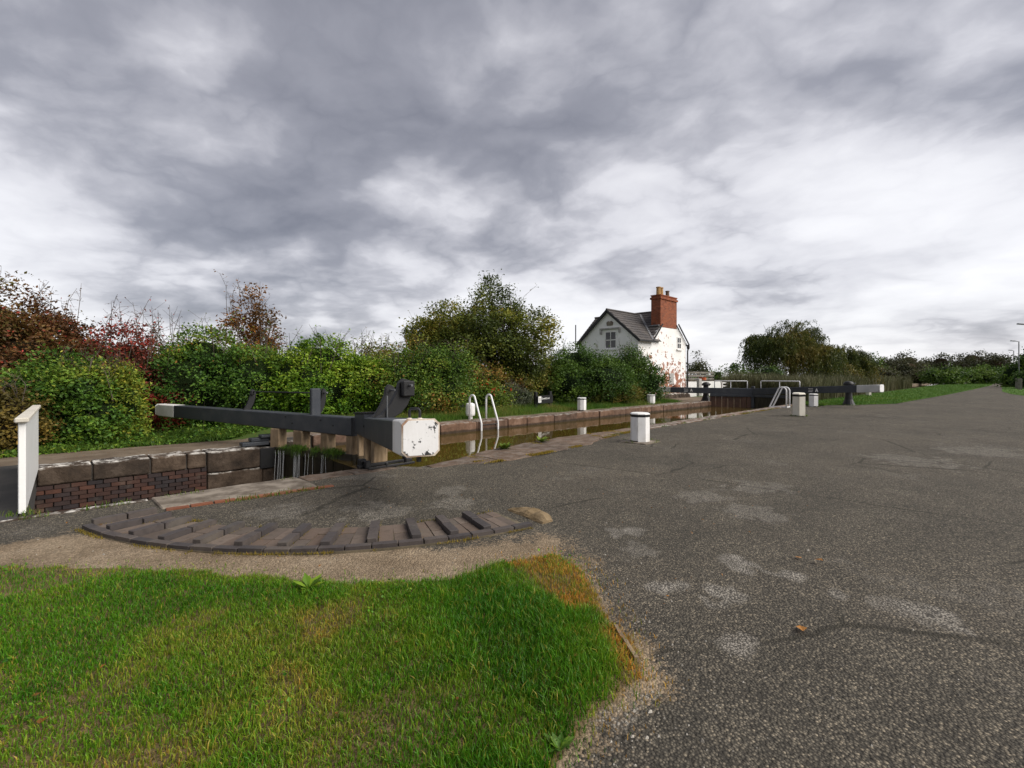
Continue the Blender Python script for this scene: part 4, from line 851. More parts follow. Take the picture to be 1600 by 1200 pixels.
MB().box(29.63, 32.07, 15.92, 16.74, 6.72, 6.85).build('corbel', M['chimney'], ch); MB().box(29.66, 32.04, 15.95, 16.71, 6.952, 7.02).build('corbel', M['chimney'], ch)
MB().box(29.55, 29.69, 16.05, 16.8, 4.90, 4.98).build('flashing', M['slate_dk'], ch)
for s_, n_, mt, r_, h in ((30.0, 16.3, 'pot', .15, .58), (30.35, 16.3, 'pot', .15, .58), (31.25, 16.3, 'pot_dark', .13, .46)):
    MB().lathe((s_, n_, 7.0), [(r_ * 1.1, 0), (r_, .08), (r_ * .92, h - .08), (r_ * 1.12, h - .06), (r_ * 1.08, h), (r_ * .8, h), (r_ * .8, h - .1)], 12).build('chimney_pot', M[mt], ch)
def window(n0, n1, z0, z1, face, axis, cols, rows, wall):
    f = .06; mb = MB()
    def bx(a0, a1, b0, b1, d0, d1):
        if axis == 's': mb.box(face + d0, face + d1, a0, a1, b0, b1)
        else: mb.box(a0, a1, face + d0, face + d1, b0, b1)
    bx(n0, n1, z0, z0 + f, -.03, .04); bx(n0, n1, z1 - f, z1, -.03, .04); bx(n0, n0 + f, z0 + f, z1 - f, -.03, .04); bx(n1 - f, n1, z0 + f, z1 - f, -.03, .04)
    for c in range(1, cols): x = n0 + (n1 - n0) * c / cols; bx(x - .025, x + .025, z0 + f, z1 - f, -.025, .035)
    for r_ in range(1, rows): z = z0 + (z1 - z0) * r_ / rows; bx(n0 + f, n1 - f, z - .03, z + .03, -.028, .03)
    w = mb.build('window', M['white'], house)
    for c in range(cols):
        for r_ in range(rows):
            a0 = n0 + f + (n1 - n0 - 2 * f) * c / cols + .015; a1 = n0 + f + (n1 - n0 - 2 * f) * (c + 1) / cols - .015; b0 = z0 + f + (z1 - z0 - 2 * f) * r_ / rows + .015; b1 = z0 + f + (z1 - z0 - 2 * f) * (r_ + 1) / rows - .015
            mb = MB(); bx(a0, a1, b0, b1, -.012, -.004); mb.build('pane', M['glass'], w)
    mb = MB(); bx(n0 - .08, n1 + .08, z0 - .09, z0 - .004, -.10, .0); mb.build('sill', M['front'], w); return w
window(17.6, 18.5, 3.32, 4.48, 26.9, 's', 2, 2, fw)
window(32.05, 32.66, 3.42, 4.28, 16.0, 'n', 2, 2, gw)
hm = MB(); hm.box(26.76, 26.9, 17.3, 18.85, 4.60, 4.70); hm.box(26.78, 26.9, 17.3, 17.42, 4.36, 4.60); hm.box(26.78, 26.9, 18.73, 18.85, 4.30, 4.60); hm.build('hood_mould', M['post_grey'], house)
MB().prism([(-.22, 0), (.22, 0), (.25, .2), (.12, .3), (0, .26), (-.12, .3), (-.25, .2)], (0, 1, 0), (0, 0, 1), (26.87, 18.1, 4.86), .08).build('carved_plaque', M['slab'], house)
MB().box(30.95, 31.55, 15.97, 15.998, .95, 1.7).build('blocked_opening', M['post_grey'], house)
MB().lathe((31.5, 15.82, 0.55), [(.05, 0), (.2, .05), (.22, .22), (.12, .34), (0, .36)], 12).build('wall_lamp_hood', M['red_brick'], house, smooth=True)
dp = MB(); dp.tube([(33.5, 15.9, 0), (33.5, 15.9, 3.3), (33.6, 15.86, 3.7)], .05, 8); dp.lathe((33.55, 15.88, 3.45), [(.06, 0), (.11, .08), (.11, .22)], 8); dp.build('downpipe', M['iron'], house)
MB().tube([(29.0, 22.6, 3.5), (29.0, 22.6, 5.4)], .04, 8).build('flue_pipe', M['iron'], house)
mbp = MB(); rings = []
for i in range(34):
    s_ = 26.7 + i * .21; rings.append([(s_, 15.75 + jit(.04), -.05), (s_, 16.0, -.05), (s_, 16.0, .33 + jit(.04)), (s_, 15.78 + jit(.03), .26 + jit(.06))])
mbp.loft(rings); mbp.build('stone_plinth', M['dark_stone'], house)

lw = thing('garden_wall', 'low white wall with grey pier running right from the cottage corner', 'wall', (36.5, 16.1, 0))
MB().box(33.7, 35.2, 16.0, 16.25, -.05, 1.14).build('wall_panel', M['white_wall'], lw); MB().box(36.0, 40.0, 16.0, 16.25, -.05, 1.14).build('wall_panel', M['white_wall'], lw)
MB().box(35.5, 35.99, 15.95, 16.3, -.05, 1.32).build('pier', M['post_grey'], lw, bevel=.02); MB().box(33.7, 35.22, 15.97, 16.28, 1.141, 1.2).build('coping', M['dark_stone'], lw); MB().box(36.0, 40.0, 15.97, 16.28, 1.141, 1.2).build('coping', M['dark_stone'], lw)
fn = thing('rail_fence', 'weathered grey timber rail fence behind the low white wall', 'fence', (37, 17, 0))
for i in range(6): MB().box(33.8 + i * 1.3, 33.9 + i * 1.3, 17.0, 17.1, -.1, 1.85).build('post', M['grey_wood'], fn)
for z in (1.22, 1.47, 1.72): MB().box(33.7, 40.6, 16.94, 16.99, z, z + .15).build('rail', M['grey_wood'], fn)
MB().lathe((37.4, 16.5, 0), [(.2, 0), (.26, 1.38), (.28, 1.4), (.24, 1.41)], 12).build('flower_tub', M['red_plastic'], None); tag(bpy.data.objects['flower_tub'], 'faded orange tub just behind the low white wall', 'tub')
rl = thing('railing', 'white three-rail railing panel between the low wall and the top gate', 'railing', (34, 13.3, 0))
ra, rb_ = Vector(PN(1128, 13.3)[0]), Vector(PN(1157, 13.3)[0])
for q in (0, .33, .66, 1): p = ra + (rb_ - ra) * q; MB().bar((p.x, p.y, 0), (p.x, p.y, 1.08), .09, .09).build('post', M['white'], rl)
for z in (.62, .84, 1.05): MB().bar((ra.x, ra.y, z), (rb_.x, rb_.y, z), .05, .09).build('rail', M['white'], rl)

# ------------------------------------------------------------------ street lamps on the right
def lamp(label, px, d, top, arm):
    c = PD(px, d); g = thing('street_lamp', label, 'street lamp', c, 'street lamps beside the lane')
    MB().tube([(c[0], c[1], -.1), (c[0], c[1], 1.2), (c[0], c[1], 1.25), (c[0], c[1], top)], [.10, .10, .065, .05], 8).build('column', M['metal_grey'], g)
    e = (c[0] - RT[0] * arm, c[1] - RT[1] * arm); a = MB().tube([(c[0], c[1], top - .05), (e[0], e[1], top + .05)], .04, 8).build('arm', M['metal_grey'], g)
    MB().bar((e[0], e[1], top + .05), (e[0] - RT[0] * .6, e[1] - RT[1] * .6, top + .09), .22, .1).build('lantern', M['metal_grey'], g, bevel=.02)
lamp('nearest street lamp at the right edge, only its lantern arm in view', 1607, 42, 6.0, .35); lamp('tall street lamp rising above the dark roadside tree', 1592, 62, 6.0, .45); lamp('farther, shorter street lamp left of the dark roadside tree', 1584, 86, 6.1, .3)

# ------------------------------------------------------------------ foliage
def leaf_mesh(C, size, up=0.3, droop=0.0, aspect=0.55, outward=None, rng=RNG):
    """two-triangle folded leaves at C (K,3); size (K,)"""
    K = len(C); size = np.broadcast_to(size, (K,)) * rng.uniform(.45, 1.5, K)
    d = rng.normal(size=(K, 3)); d[:, 2] = d[:, 2] * .6 - droop
    if outward is not None: d += outward * .6
    d /= np.linalg.norm(d, axis=1, keepdims=True) + 1e-9
    n = rng.normal(size=(K, 3)); n[:, 2] += up * 3
    if outward is not None: n += outward * 1.6
    w = np.cross(d, n); w /= np.linalg.norm(w, axis=1, keepdims=True) + 1e-9
    nn = np.cross(w, d); L = size[:, None]
    a = C; b = C + d * L * .45 + w * L * aspect * .5 + nn * L * .10; c = C + d * L; e = C + d * L * .45 - w * L * aspect * .5 + nn * L * .10
    V = np.stack([a, b, c, e], 1).reshape(-1, 3); i = np.arange(K) * 4
    Fc = np.concatenate([np.stack([i, i + 1, i + 2], 1), np.stack([i, i + 2, i + 3], 1)]); return V, Fc
def lobes_for(c, rx, ry, z0, z1, k, rng, flat=0.7, taper=.55):
    """overlapping ellipsoids filling a bush or crown, c = (x, y)"""
    Ls = []
    for i in range(k):
        a = rng.uniform(0, 2 * math.pi); q = math.sqrt(rng.uniform(0, 1)) * .70
        f = rng.uniform(0, 1); h = z1 - z0; r_ = rng.uniform(.30, .46)
        top = 1 - taper * q * rng.uniform(.4, 1.2)
        zc = z0 + h * (.22 + (top - .22 - r_ * flat * .8) * f)
        Ls.append((c[0] + math.cos(a) * q * rx, c[1] + math.sin(a) * q * ry, zc, rx * r_, ry * r_, h * r_ * flat))
    Ls.append((c[0], c[1], z1 - h * .30, rx * .45, ry * .45, h * .30)); Ls.append((c[0], c[1], z0 + h * .35, rx * .85, ry * .85, h * .36))
    return np.array(Ls)
def crown_points(Ls, n, rng, fill=0.25, spread=0.16, per=24, zmin=None):
    nc = max(4, n // per); w = (Ls[:, 3] * Ls[:, 5]); pick = rng.choice(len(Ls), nc, p=w / w.sum())
    u = rng.normal(size=(nc, 3)); u /= np.linalg.norm(u, axis=1, keepdims=True)
    rad = 1 - fill * rng.random(nc) ** 1.5
    cc = Ls[pick, :3] + u * Ls[pick, 3:6] * rad[:, None]
    inside = np.zeros(nc, bool)                       # drop clumps buried in other lobes
    for L in Ls: inside |= (((cc - L[:3]) / L[3:6]) ** 2).sum(1) < .55
    keep = ~inside | (rng.random(nc) < .12); cc = cc[keep]; u = u[keep]
    per2 = max(3, int(n / max(1, len(cc))))
    sp = spread * rng.uniform(.6, 1.5, len(cc))
    C = np.repeat(cc, per2, 0) + rng.normal(size=(len(cc) * per2, 3)) * 0 + np.clip(rng.normal(size=(len(cc) * per2, 3)), -1.7, 1.7) * np.repeat(sp, per2)[:, None] * np.array([1, 1, .75])
    o = np.repeat(u, per2, 0); g = np.repeat(rng.random(len(cc)), per2)
    if zmin is not None:
        k = C[:, 2] > zmin; C, o, g = C[k], o[k], g[k]
    return C, o, g
def tint_for(C, g, rng, bias=0.0, amp=0.5, f=.55):
    n = vn(C[:, 0] + C[:, 2] * .7, C[:, 1] + C[:, 2] * 1.3, f, 3)
    r_ = np.clip((n - .5) * 1.5 + .42 + bias + (g - .5) * amp + rng.normal(size=len(C)) * .13, 0, 1)
    v = np.clip(.5 + (g - .5) * .5 + rng.normal(size=len(C)) * .2, 0, 1); return np.stack([r_, v, v], 1).repeat(4, 0)
def limbs(c, z0, Ls, rng, r0, k=7, fork=.35, ztrunk=None):
    mb = MB(); zt = z0 + (Ls[:, 2].max() - z0) * fork if ztrunk is None else ztrunk
    base = Vector((c[0], c[1], z0 - .1)); top = Vector((c[0] + rng.normal() * .1, c[1] + rng.normal() * .1, zt))
    mb.tube([base, base.lerp(top, .1), base.lerp(top, .5) + Vector((rng.normal() * .04, rng.normal() * .04, 0)), top], [r0 * 1.35, r0, r0 * .85, r0 * .72], 9)
    for i in rng.permutation(len(Ls))[:k]:
        e = Vector(Ls[i, :3]) + Vector((0, 0, Ls[i, 5] * .5)); m1 = top.lerp(e, .5) + Vector((rng.normal() * .15, rng.normal() * .15, .12 * (e - top).length))
        mb.tube([top - Vector((0, 0, .1)), top.lerp(m1, .5), m1, e], [r0 * .55, r0 * .42, r0 * .28, r0 * .08], 6)
        for j in range(3):
            q = m1.lerp(e, rng.uniform(0, .8)); t2 = q + Vector(rng.normal(size=3)) * Ls[i, 3] * .6; mb.tube([q, q.lerp(t2, .5) + Vector((0, 0, .08)), t2], [r0 * .2, r0 * .12, r0 * .04], 5)
    return mb
def core_mesh(Ls, sc, rng):
    mb = MB()
    for L in Ls:
        rings = []
        for i in range(1, 7):
            th = math.pi * i / 7; rings.append([Vector((L[0] + L[3] * sc * math.sin(th) * math.cos(2 * math.pi * j / 9) * (1 + jit(.12)), L[1] + L[4] * sc * math.sin(th) * math.sin(2 * math.pi * j / 9) * (1 + jit(.12)), L[2] - L[5] * sc * math.cos(th))) for j in range(9)])
        mb.loft(rings)
    return mb
def spray(c, z0, z1, spread, n, rng, mb, tips):
    for i in range(n):
        a = rng.uniform(0, 2 * math.pi); l = rng.uniform(.5, 1); p0 = Vector((c[0] + rng.normal() * spread * .4, c[1] + rng.normal() * spread * .4, z0)); e = p0 + Vector((math.cos(a) * spread * l, math.sin(a) * spread * l, (z1 - z0) * rng.uniform(.55, 1)))
        m1 = p0.lerp(e, .55) + Vector((rng.normal() * .08, rng.normal() * .08, .15 * (z1 - z0))); pts = [p0, m1, e]; mb.tube(pts, [.013, .009, .005], 4)
        for q in range(7):
            t = rng.uniform(.25, 1); b = p0.lerp(m1, t * 2) if t < .5 else m1.lerp(e, t * 2 - 1); tw = b + Vector(rng.normal(size=3)) * .16; tw.z += .08; mb.tube([b, tw], [.005, .003], 3); tips.append(tw); tips.append(b.lerp(tw, .6))
BUSH_N = [0]
def bush(name, label, cat, px, d, wpx, ytop, leafmat, n, size, depth=None, z0=0.0, k=9, seed=1, bias=0.0, spread=.15, fill=.3, core=.80, trunk=None, group=None, amp=.5, sprays=0, spray_h=.8, extra=None, per=24, droop=0.0, flat=.7, aspect=.6, up=.3, fork=.35, zlow=None, branches=7, taper=None):
    hedge = group == HG
    if hedge: n = int(n * 2.4); wpx *= 1.12; k += 6; taper = .35 if taper is None else taper; sprays = sprays or 12; spray_h = min(spray_h, .22) if sprays == 12 else spray_h; core = core * .72 if core else 0
    taper = .55 if taper is None else taper
    rng = np.random.default_rng(seed); c = PD(px, d); w = wpx * d / F / 2; dp = depth or w; zt = ZY(ytop, d)
    # footprint axes: across the view (w) and away from it (dp)
    zl = z0 if zlow is None else zlow
    Ls = lobes_for((0, 0), w * 1.02, dp, zl, zt, k, rng, flat, taper)
    # rotate footprint to view axes
    x = Ls[:, 0].copy(); y = Ls[:, 1].copy(); Ls[:, 0] = c[0] + RT[0] * x + FW[0] * y; Ls[:, 1] = c[1] + RT[1] * x + FW[1] * y
    m_ = (Ls[:, 3] + Ls[:, 4]) / 2; Ls[:, 3] = (Ls[:, 3] + m_) / 2; Ls[:, 4] = (Ls[:, 4] + m_) / 2
    g = thing(name, label, cat, (c[0], c[1], z0), group)
    C, o, gg = crown_points(Ls, n, rng, fill, spread, per, zmin=z0 + .03)
    V, Fc = leaf_mesh(C, size, up, droop, aspect, o, rng)
    cr = np_obj('crown', V, Fc, LEAF[leafmat], g, cols=tint_for(C, gg, rng, bias, amp)); cr['kind'] = 'stuff'
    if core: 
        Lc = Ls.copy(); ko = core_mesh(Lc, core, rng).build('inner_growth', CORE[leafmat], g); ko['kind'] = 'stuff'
    r0 = trunk or .05
    limbs((c[0], c[1]), z0, Ls, rng, r0, branches, fork).build('trunk', M['bark'], g, smooth=True)
    if sprays:
        mb = MB(); tips = []
        for i in rng.permutation(len(Ls))[:max(3, sprays // 4)]: spray(Ls[i, :2], Ls[i, 2] + Ls[i, 5] * .5, zt + spray_h, Ls[i, 3] * .8, 4, rng, mb, tips)
        mb.build('twigs', M['bark_pale'], g)['kind'] = 'stuff'
        T = np.array([tuple(t) for t in tips]); T = T[rng.random(len(T)) < .6]
        V, Fc = leaf_mesh(T, size * .8, .1, .2, .5, None, rng); np_obj('twig_leaves', V, Fc, LEAF[leafmat], g, cols=tint_for(T, rng.random(len(T)), rng, bias))['kind'] = 'stuff'
    if extra:
        em, frac, zf, es = extra; k2 = rng.random(len(C)) < frac; hz = (C[:, 2] - zl) / (zt - zl); k2 &= (hz > zf[0]) & (hz < zf[1]) & (gg > .45)
        if k2.any():
            Ce = C[k2] + o[k2] * .06; V, Fc = leaf_mesh(Ce, es, up, 0, aspect, o[k2], rng); np_obj('turned_leaves', V, Fc, LEAF[em], g, cols=tint_for(Ce, gg[k2], rng, .1))['kind'] = 'stuff'
    return g
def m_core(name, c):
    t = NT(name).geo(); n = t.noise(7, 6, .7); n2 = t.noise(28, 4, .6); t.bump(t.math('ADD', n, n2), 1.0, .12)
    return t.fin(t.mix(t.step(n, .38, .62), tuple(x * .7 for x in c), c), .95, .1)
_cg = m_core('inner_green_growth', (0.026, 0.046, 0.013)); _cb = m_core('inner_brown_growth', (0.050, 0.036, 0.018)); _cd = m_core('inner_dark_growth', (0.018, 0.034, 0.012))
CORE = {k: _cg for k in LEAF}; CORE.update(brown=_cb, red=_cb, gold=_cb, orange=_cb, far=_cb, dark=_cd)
HG = 'hedge shrubs along the far bank'; TG = 'trees beyond the lock'
ZB = -0.28
bush('shrub', 'tall brown-red leafed shrub at the far left above the footbridge', 'shrub', -20, 13.5, 330, 432, 'brown', 30000, .092, 2.2, ZB, 14, 11, 0.0, .20, .5, .62, .08, HG, sprays=14, spray_h=.35, extra=('red', .10, (.3, 1), .09))
bush('shrub', 'golden brown low shrub at the left edge behind the white parapet', 'shrub', -5, 11.0, 150, 600, 'gold', 5000, .085, 0.9, ZB, 7, 12, 0.05, .14, .3, .82, .04, HG)
bush('ivy_shrub', 'dark green ivy mound left of the white beam end, yellow on its right', 'shrub', 98, 12.4, 212, 553, 'ivy', 15000, .082, 1.2, ZB, 11, 13, -.02, .13, .28, .84, .05, HG, amp=.35)
bush('ivy_shrub', 'yellow-green climber column between the two dark ivy mounds', 'shrub', 186, 12.7, 76, 568, 'ivy_yellow', 5200, .075, .6, ZB, 8, 14, .05, .11, .25, .82, .03, HG)
bush('creeper', 'crimson creeper band above the ivy, under bare twigs', 'shrub', 195, 15.0, 240, 508, 'red', 17000, .085, 1.0, ZB, 12, 15, 0, .16, .5, .6, .04, HG, sprays=36, spray_h=.75)
bush('ivy_shrub', 'rounded dark ivy mass right behind the long black beam', 'shrub', 318, 16.0, 235, 514, 'ivy', 17000, .085, 1.5, ZB, 12, 16, .05, .14, .28, .84, .06, HG, amp=.4, sprays=20, spray_h=.7, extra=('orange', .05, (.6, 1), .08))
bush('ivy_shrub', 'yellowing shrub between the two big ivy mounds behind the cross rod', 'shrub', 405, 17.0, 95, 540, 'ivy_yellow', 5200, .08, .9, -.15, 8, 17, -.05, .13, .28, .82, .04, HG, amp=.6)
bush('ivy_shrub', 'bright green rounded ivy bush behind the paddle posts', 'shrub', 505, 17.2, 205, 527, 'bright', 18000, .09, 1.6, -.1, 12, 18, .0, .14, .25, .86, .06, HG, amp=.45, sprays=22, spray_h=.55)
bush('shrub', 'loose mixed green and rust shrub left of the ladder hoops', 'shrub', 655, 18.4, 185, 540, 'shrub', 12500, .085, 1.4, -.02, 11, 19, .08, .22, .6, .55, .05, HG, amp=.6, sprays=16, spray_h=.3, extra=('orange', .05, (.1, .7), .08))
bush('shrub', 'rust and scarlet leafed shrub under the big tree behind the ladder', 'shrub', 765, 21.0, 80, 572, 'shrub', 3800, .085, .8, -.02, 7, 20, .30, .18, .5, .6, .04, HG, extra=('scarlet', .035, (.35, .75), .12))
bush('shrub', 'olive shrub between the big tree and the dark hedge, above the sign', 'shrub', 812, 24.0, 125, 551, 'olive', 8000, .09, 1.2, -.02, 9, 21, .0, .2, .45, .68, .05, HG)
bush('shrub', 'low grey-green bushy plant left of the black lock sign', 'shrub', 800, 22.3, 66, 602, 'grey', 3200, .075, .55, -.02, 7, 22, 0, .1, .25, .8, .03, HG, aspect=.4)
bush('hedge_bush', 'dark green dense hedge bush above the far bank bollard', 'hedge', 902, 25.2, 178, 538, 'dark', 12000, .095, 1.6, -.02, 11, 23, .05, .17, .3, .80, .06, HG)
bush('hedge_bush', 'dark green hedge bush touching the cottage front', 'hedge', 985, 27.6, 112, 541, 'dark', 11000, .10, 1.4, -.02, 10, 24, .0, .18, .32, .78, .06, HG, sprays=10, spray_h=.5)
bush('shrub', 'dry brownish undergrowth at the foot of the dark hedge', 'shrub', 950, 25.0, 120, 598, 'olive', 5000, .08, .5, -.02, 9, 25, .38, .14, .45, .6, .02, HG, aspect=.3)
bush('shrub', 'olive background thicket seen over the ivy mounds behind the black beam', 'shrub', 270, 20.5, 330, 532, 'olive', 9000, .10, 1.2, -.1, 12, 26, .1, .2, .5, .6, .05, HG, sprays=24, spray_h=.5)
bush('shrub', 'loose background thicket between the bright ivy and the big tree', 'shrub', 595, 20.5, 170, 540, 'olive', 7000, .10, 1.2, -.1, 11, 27, .0, .22, .6, .5, .05, HG, sprays=24, spray_h=.5)
# trees behind the hedge
bush('autumn_tree', 'slender orange-brown autumn tree rising behind the ivy mounds', 'tree', 395, 23.0, 82, 436, 'orange', 8000, .115, 1.1, -.2, 12, 31, .0, .20, .7, 0, .10, TG, flat=.62, branches=14, fork=.35, sprays=10, spray_h=.2, zlow=1.6)
bush('birch_tree', 'largest round-topped tree behind the hedge left of the cottage', 'tree', 768, 24.0, 180, 434, 'tree', 50000, .112, 2.5, 0, 22, 32, -.10, .21, .8, 0, .17, TG, flat=.62, branches=16, zlow=1.4, taper=.5, sprays=10, spray_h=.15, extra=('gold', .04, (.6, 1), .1))
bush('birch_tree', 'open leafed tree joining the left side of the largest tree', 'tree', 694, 24.5, 150, 474, 'tree', 25000, .115, 1.9, 0, 17, 33, -.05, .21, .8, 0, .12, TG, flat=.62, branches=12, zlow=1.2, taper=.45, sprays=10, spray_h=.2)
bush('tree', 'small rounded tree just right of the cottage wall', 'tree', 1091, 52, 42, 551, 'far', 2600, .20, 1.3, 0, 8, 34, .3, .35, .8, 0, .12, TG, branches=10)
bush('shrub', 'ragged dark sapling between the small tree and the willow', 'shrub', 1148, 42, 36, 566, 'dark', 1600, .17, .8, 0, 8, 35, .1, .3, .8, 0, .07, TG)
bush('shrub', 'low green shrub behind the rail fence right of the cottage', 'shrub', 1122, 44, 42, 577, 'shrub', 1800, .15, .8, 0, 7, 36, 0, .2, .4, .7, .05, TG)
bush('shrub', 'dark green mounded shrub below the left side of the willow', 'shrub', 1200, 40, 78, 572, 'dark', 5200, .14, 1.5, -.1, 9, 37, .1, .2, .3, .82, .06, TG)
def willow(label, px, d, wpx, ytop, n_str, seed, name='willow_tree'):
    rng = np.random.default_rng(seed); c = PD(px, d); w = wpx * d / F / 2; zt = ZY(ytop, d); g = thing(name, label, 'tree', (c[0], c[1], 0), TG)
    Ls = lobes_for((c[0], c[1]), w * .72, w * .72, zt * .28, zt * .94, 16, rng, .55, .75)
    limbs((c[0], c[1]), 0, Ls, rng, .26, 12, .45).build('trunk', M['bark'], g, smooth=True)
    C = []; O = []; G = []; mb = MB()
    for i in range(n_str):
        L = Ls[rng.integers(len(Ls))]; u = rng.normal(size=3); u[2] = abs(u[2]); u /= np.linalg.norm(u); p = L[:3] + u * L[3:6] * (1 - .35 * rng.random()); out = np.array([p[0] - c[0], p[1] - c[1]]); out = out / (np.linalg.norm(out) + 1e-6)
        ln = rng.uniform(.25, 1.0) * zt * (.6 + .5 * rng.random()); m_ = 26; t = np.linspace(0, 1, m_)[:, None]; hx = np.concatenate([out * 1.5 * rng.uniform(.3, 1), [0]])
        q = p + hx * np.sqrt(t) * .9 + np.array([0, 0, 1]) * (.65 * np.sin(t * 2.4) - t * t * ln) ; q = q + rng.normal(size=q.shape) * .045; q = q[q[:, 2] > .25]
        if len(q) < 5: continue
        C.append(q); G.append(np.full(len(q), rng.random()))
    C = np.concatenate(C); G = np.concatenate(G); V, Fc = leaf_mesh(C, .26, 0, 1.6, .22, None, rng); np_obj('crown', V, Fc, LEAF['willow'], g, cols=tint_for(C, G, rng, -.04, .5, .3))['kind'] = 'stuff'
willow('large weeping willow with arching crown right of the top gates', 1235, 46, 175, 494, 1900, 41)
willow('lower weeping willow joining the right side of the large willow', 1315, 50, 96, 536, 800, 42)
bush('tree', 'rounded dark tree standing just right of the willows', 'tree', 1362, 90, 46, 557, 'dark', 2600, .32, 2.5, 0, 8, 43, .1, .5, .5, .7, .2, TG)
bush('shrub', 'brown-green thicket below the smaller willow', 'shrub', 1300, 47, 95, 566, 'willow', 4500, .18, 1.8, -.1, 9, 44, .2, .25, .4, .75, .06, TG)
bush('shrub', 'olive thicket between the willows and the far tree line', 'shrub', 1372, 66, 90, 570, 'far', 3600, .26, 2.5, 0, 9, 45, .3, .35, .4, .75, .1, TG)
for i, (px, d, w, y, lb) in enumerate(((1420, 130, 80, 561, 'leftmost tree of the far brown tree line'), (1470, 128, 78, 563, 'second tree from the left in the far brown tree line'), (1418, 105, 70, 572, 'low brown tree in front of the left end of the far tree line'), (1518, 122, 84, 557, 'tallest tree of the far brown tree line'), (1560, 118, 62, 563, 'rightmost tree of the far brown tree line before the lane'), (1390, 140, 60, 568, 'small brown tree at the far left behind the tree line'))):
    bush('far_tree', lb, 'tree', px, d, w * 1.15, y - 9, 'far', 7500, .42, 5.0, 0, 14, 50 + i, .0, .6, .5, .6, .25, 'far tree line', sprays=0)
for i, (px, d, w, y, lb) in enumerate(((1478, 90, 84, 574, 'left dark bush along the canal below the far trees'), (1536, 96, 72, 575, 'right dark bush along the canal where the lane vanishes'), (1568, 112, 30, 580, 'small dark bush at the vanishing end of the lane'))):
    bush('shrub', lb, 'shrub', px, d, w, y - 4, 'dark', 5200, .30, 3.0, 0, 10, 60 + i, .2, .5, .5, .6, .1, 'bushes along the distant canal')
bush('roadside_tree', 'dark roadside tree at the right edge below the street lamps', 'tree', 1606, 66, 56, 548, 'dark', 5200, .30, 2.6, 0, 10, 70, -.1, .4, .4, .8, .2, TG)
bush('hedge_bush', 'dark hedge at the right edge beneath the roadside tree', 'hedge', 1618, 58, 70, 577, 'dark', 3600, .22, 2.0, 0, 8, 71, -.1, .3, .3, .84, .08, TG)
for px, d, lb in ((1589, 58, 'pale wooden gatepost beside the lane at the right edge'), (1594, 54, 'nearer pale wooden gatepost at the right edge')):
    c = PD(px, d); g = MB().bar((c[0], c[1], -.1), (c[0], c[1], 1.25), .3, .3).build('gatepost', M['grey_wood'], None, bevel=.03); tag(g, lb, 'post', 'gateposts by the lane')

# ------------------------------------------------------------------ grass, reeds, moss
def blades(X, Y, Z, h, w, rng, lean=.5, seg=2, yaw=None):
    K = len(X); a = rng.uniform(0, 2 * np.pi, K); ln = rng.uniform(.1, 1, K) * lean * h; dx = np.cos(a) * ln; dy = np.sin(a) * ln
    b = rng.uniform(0, np.pi, K); wx = np.cos(b) * w / 2; wy = np.sin(b) * w / 2
    p0 = np.stack([X - wx, Y - wy, Z - .004], 1); p1 = np.stack([X + wx, Y + wy, Z - .004], 1)
    hz = np.sqrt(np.maximum(h * h - ln * ln * .7, h * h * .15))
    if seg == 1:
        p2 = np.stack([X + dx, Y + dy, Z + hz], 1); V = np.stack([p0, p1, p2], 1).reshape(-1, 3); i = np.arange(K) * 3; return V, np.stack([i, i + 1, i + 2], 1), 3
    m0 = np.stack([X - wx * .85 + dx * .38, Y - wy * .85 + dy * .38, Z + hz * .62], 1); m1 = np.stack([X + wx * .85 + dx * .38, Y + wy * .85 + dy * .38, Z + hz * .62], 1); t = np.stack([X + dx * 1.15, Y + dy * 1.15, Z + hz * .97], 1)
    V = np.stack([p0, p1, m1, m0, t], 1).reshape(-1, 3); i = np.arange(K) * 5
    return V, np.concatenate([np.stack([i, i + 1, i + 2], 1), np.stack([i, i + 2, i + 3], 1), np.stack([i + 3, i + 2, i + 4], 1)]), 5
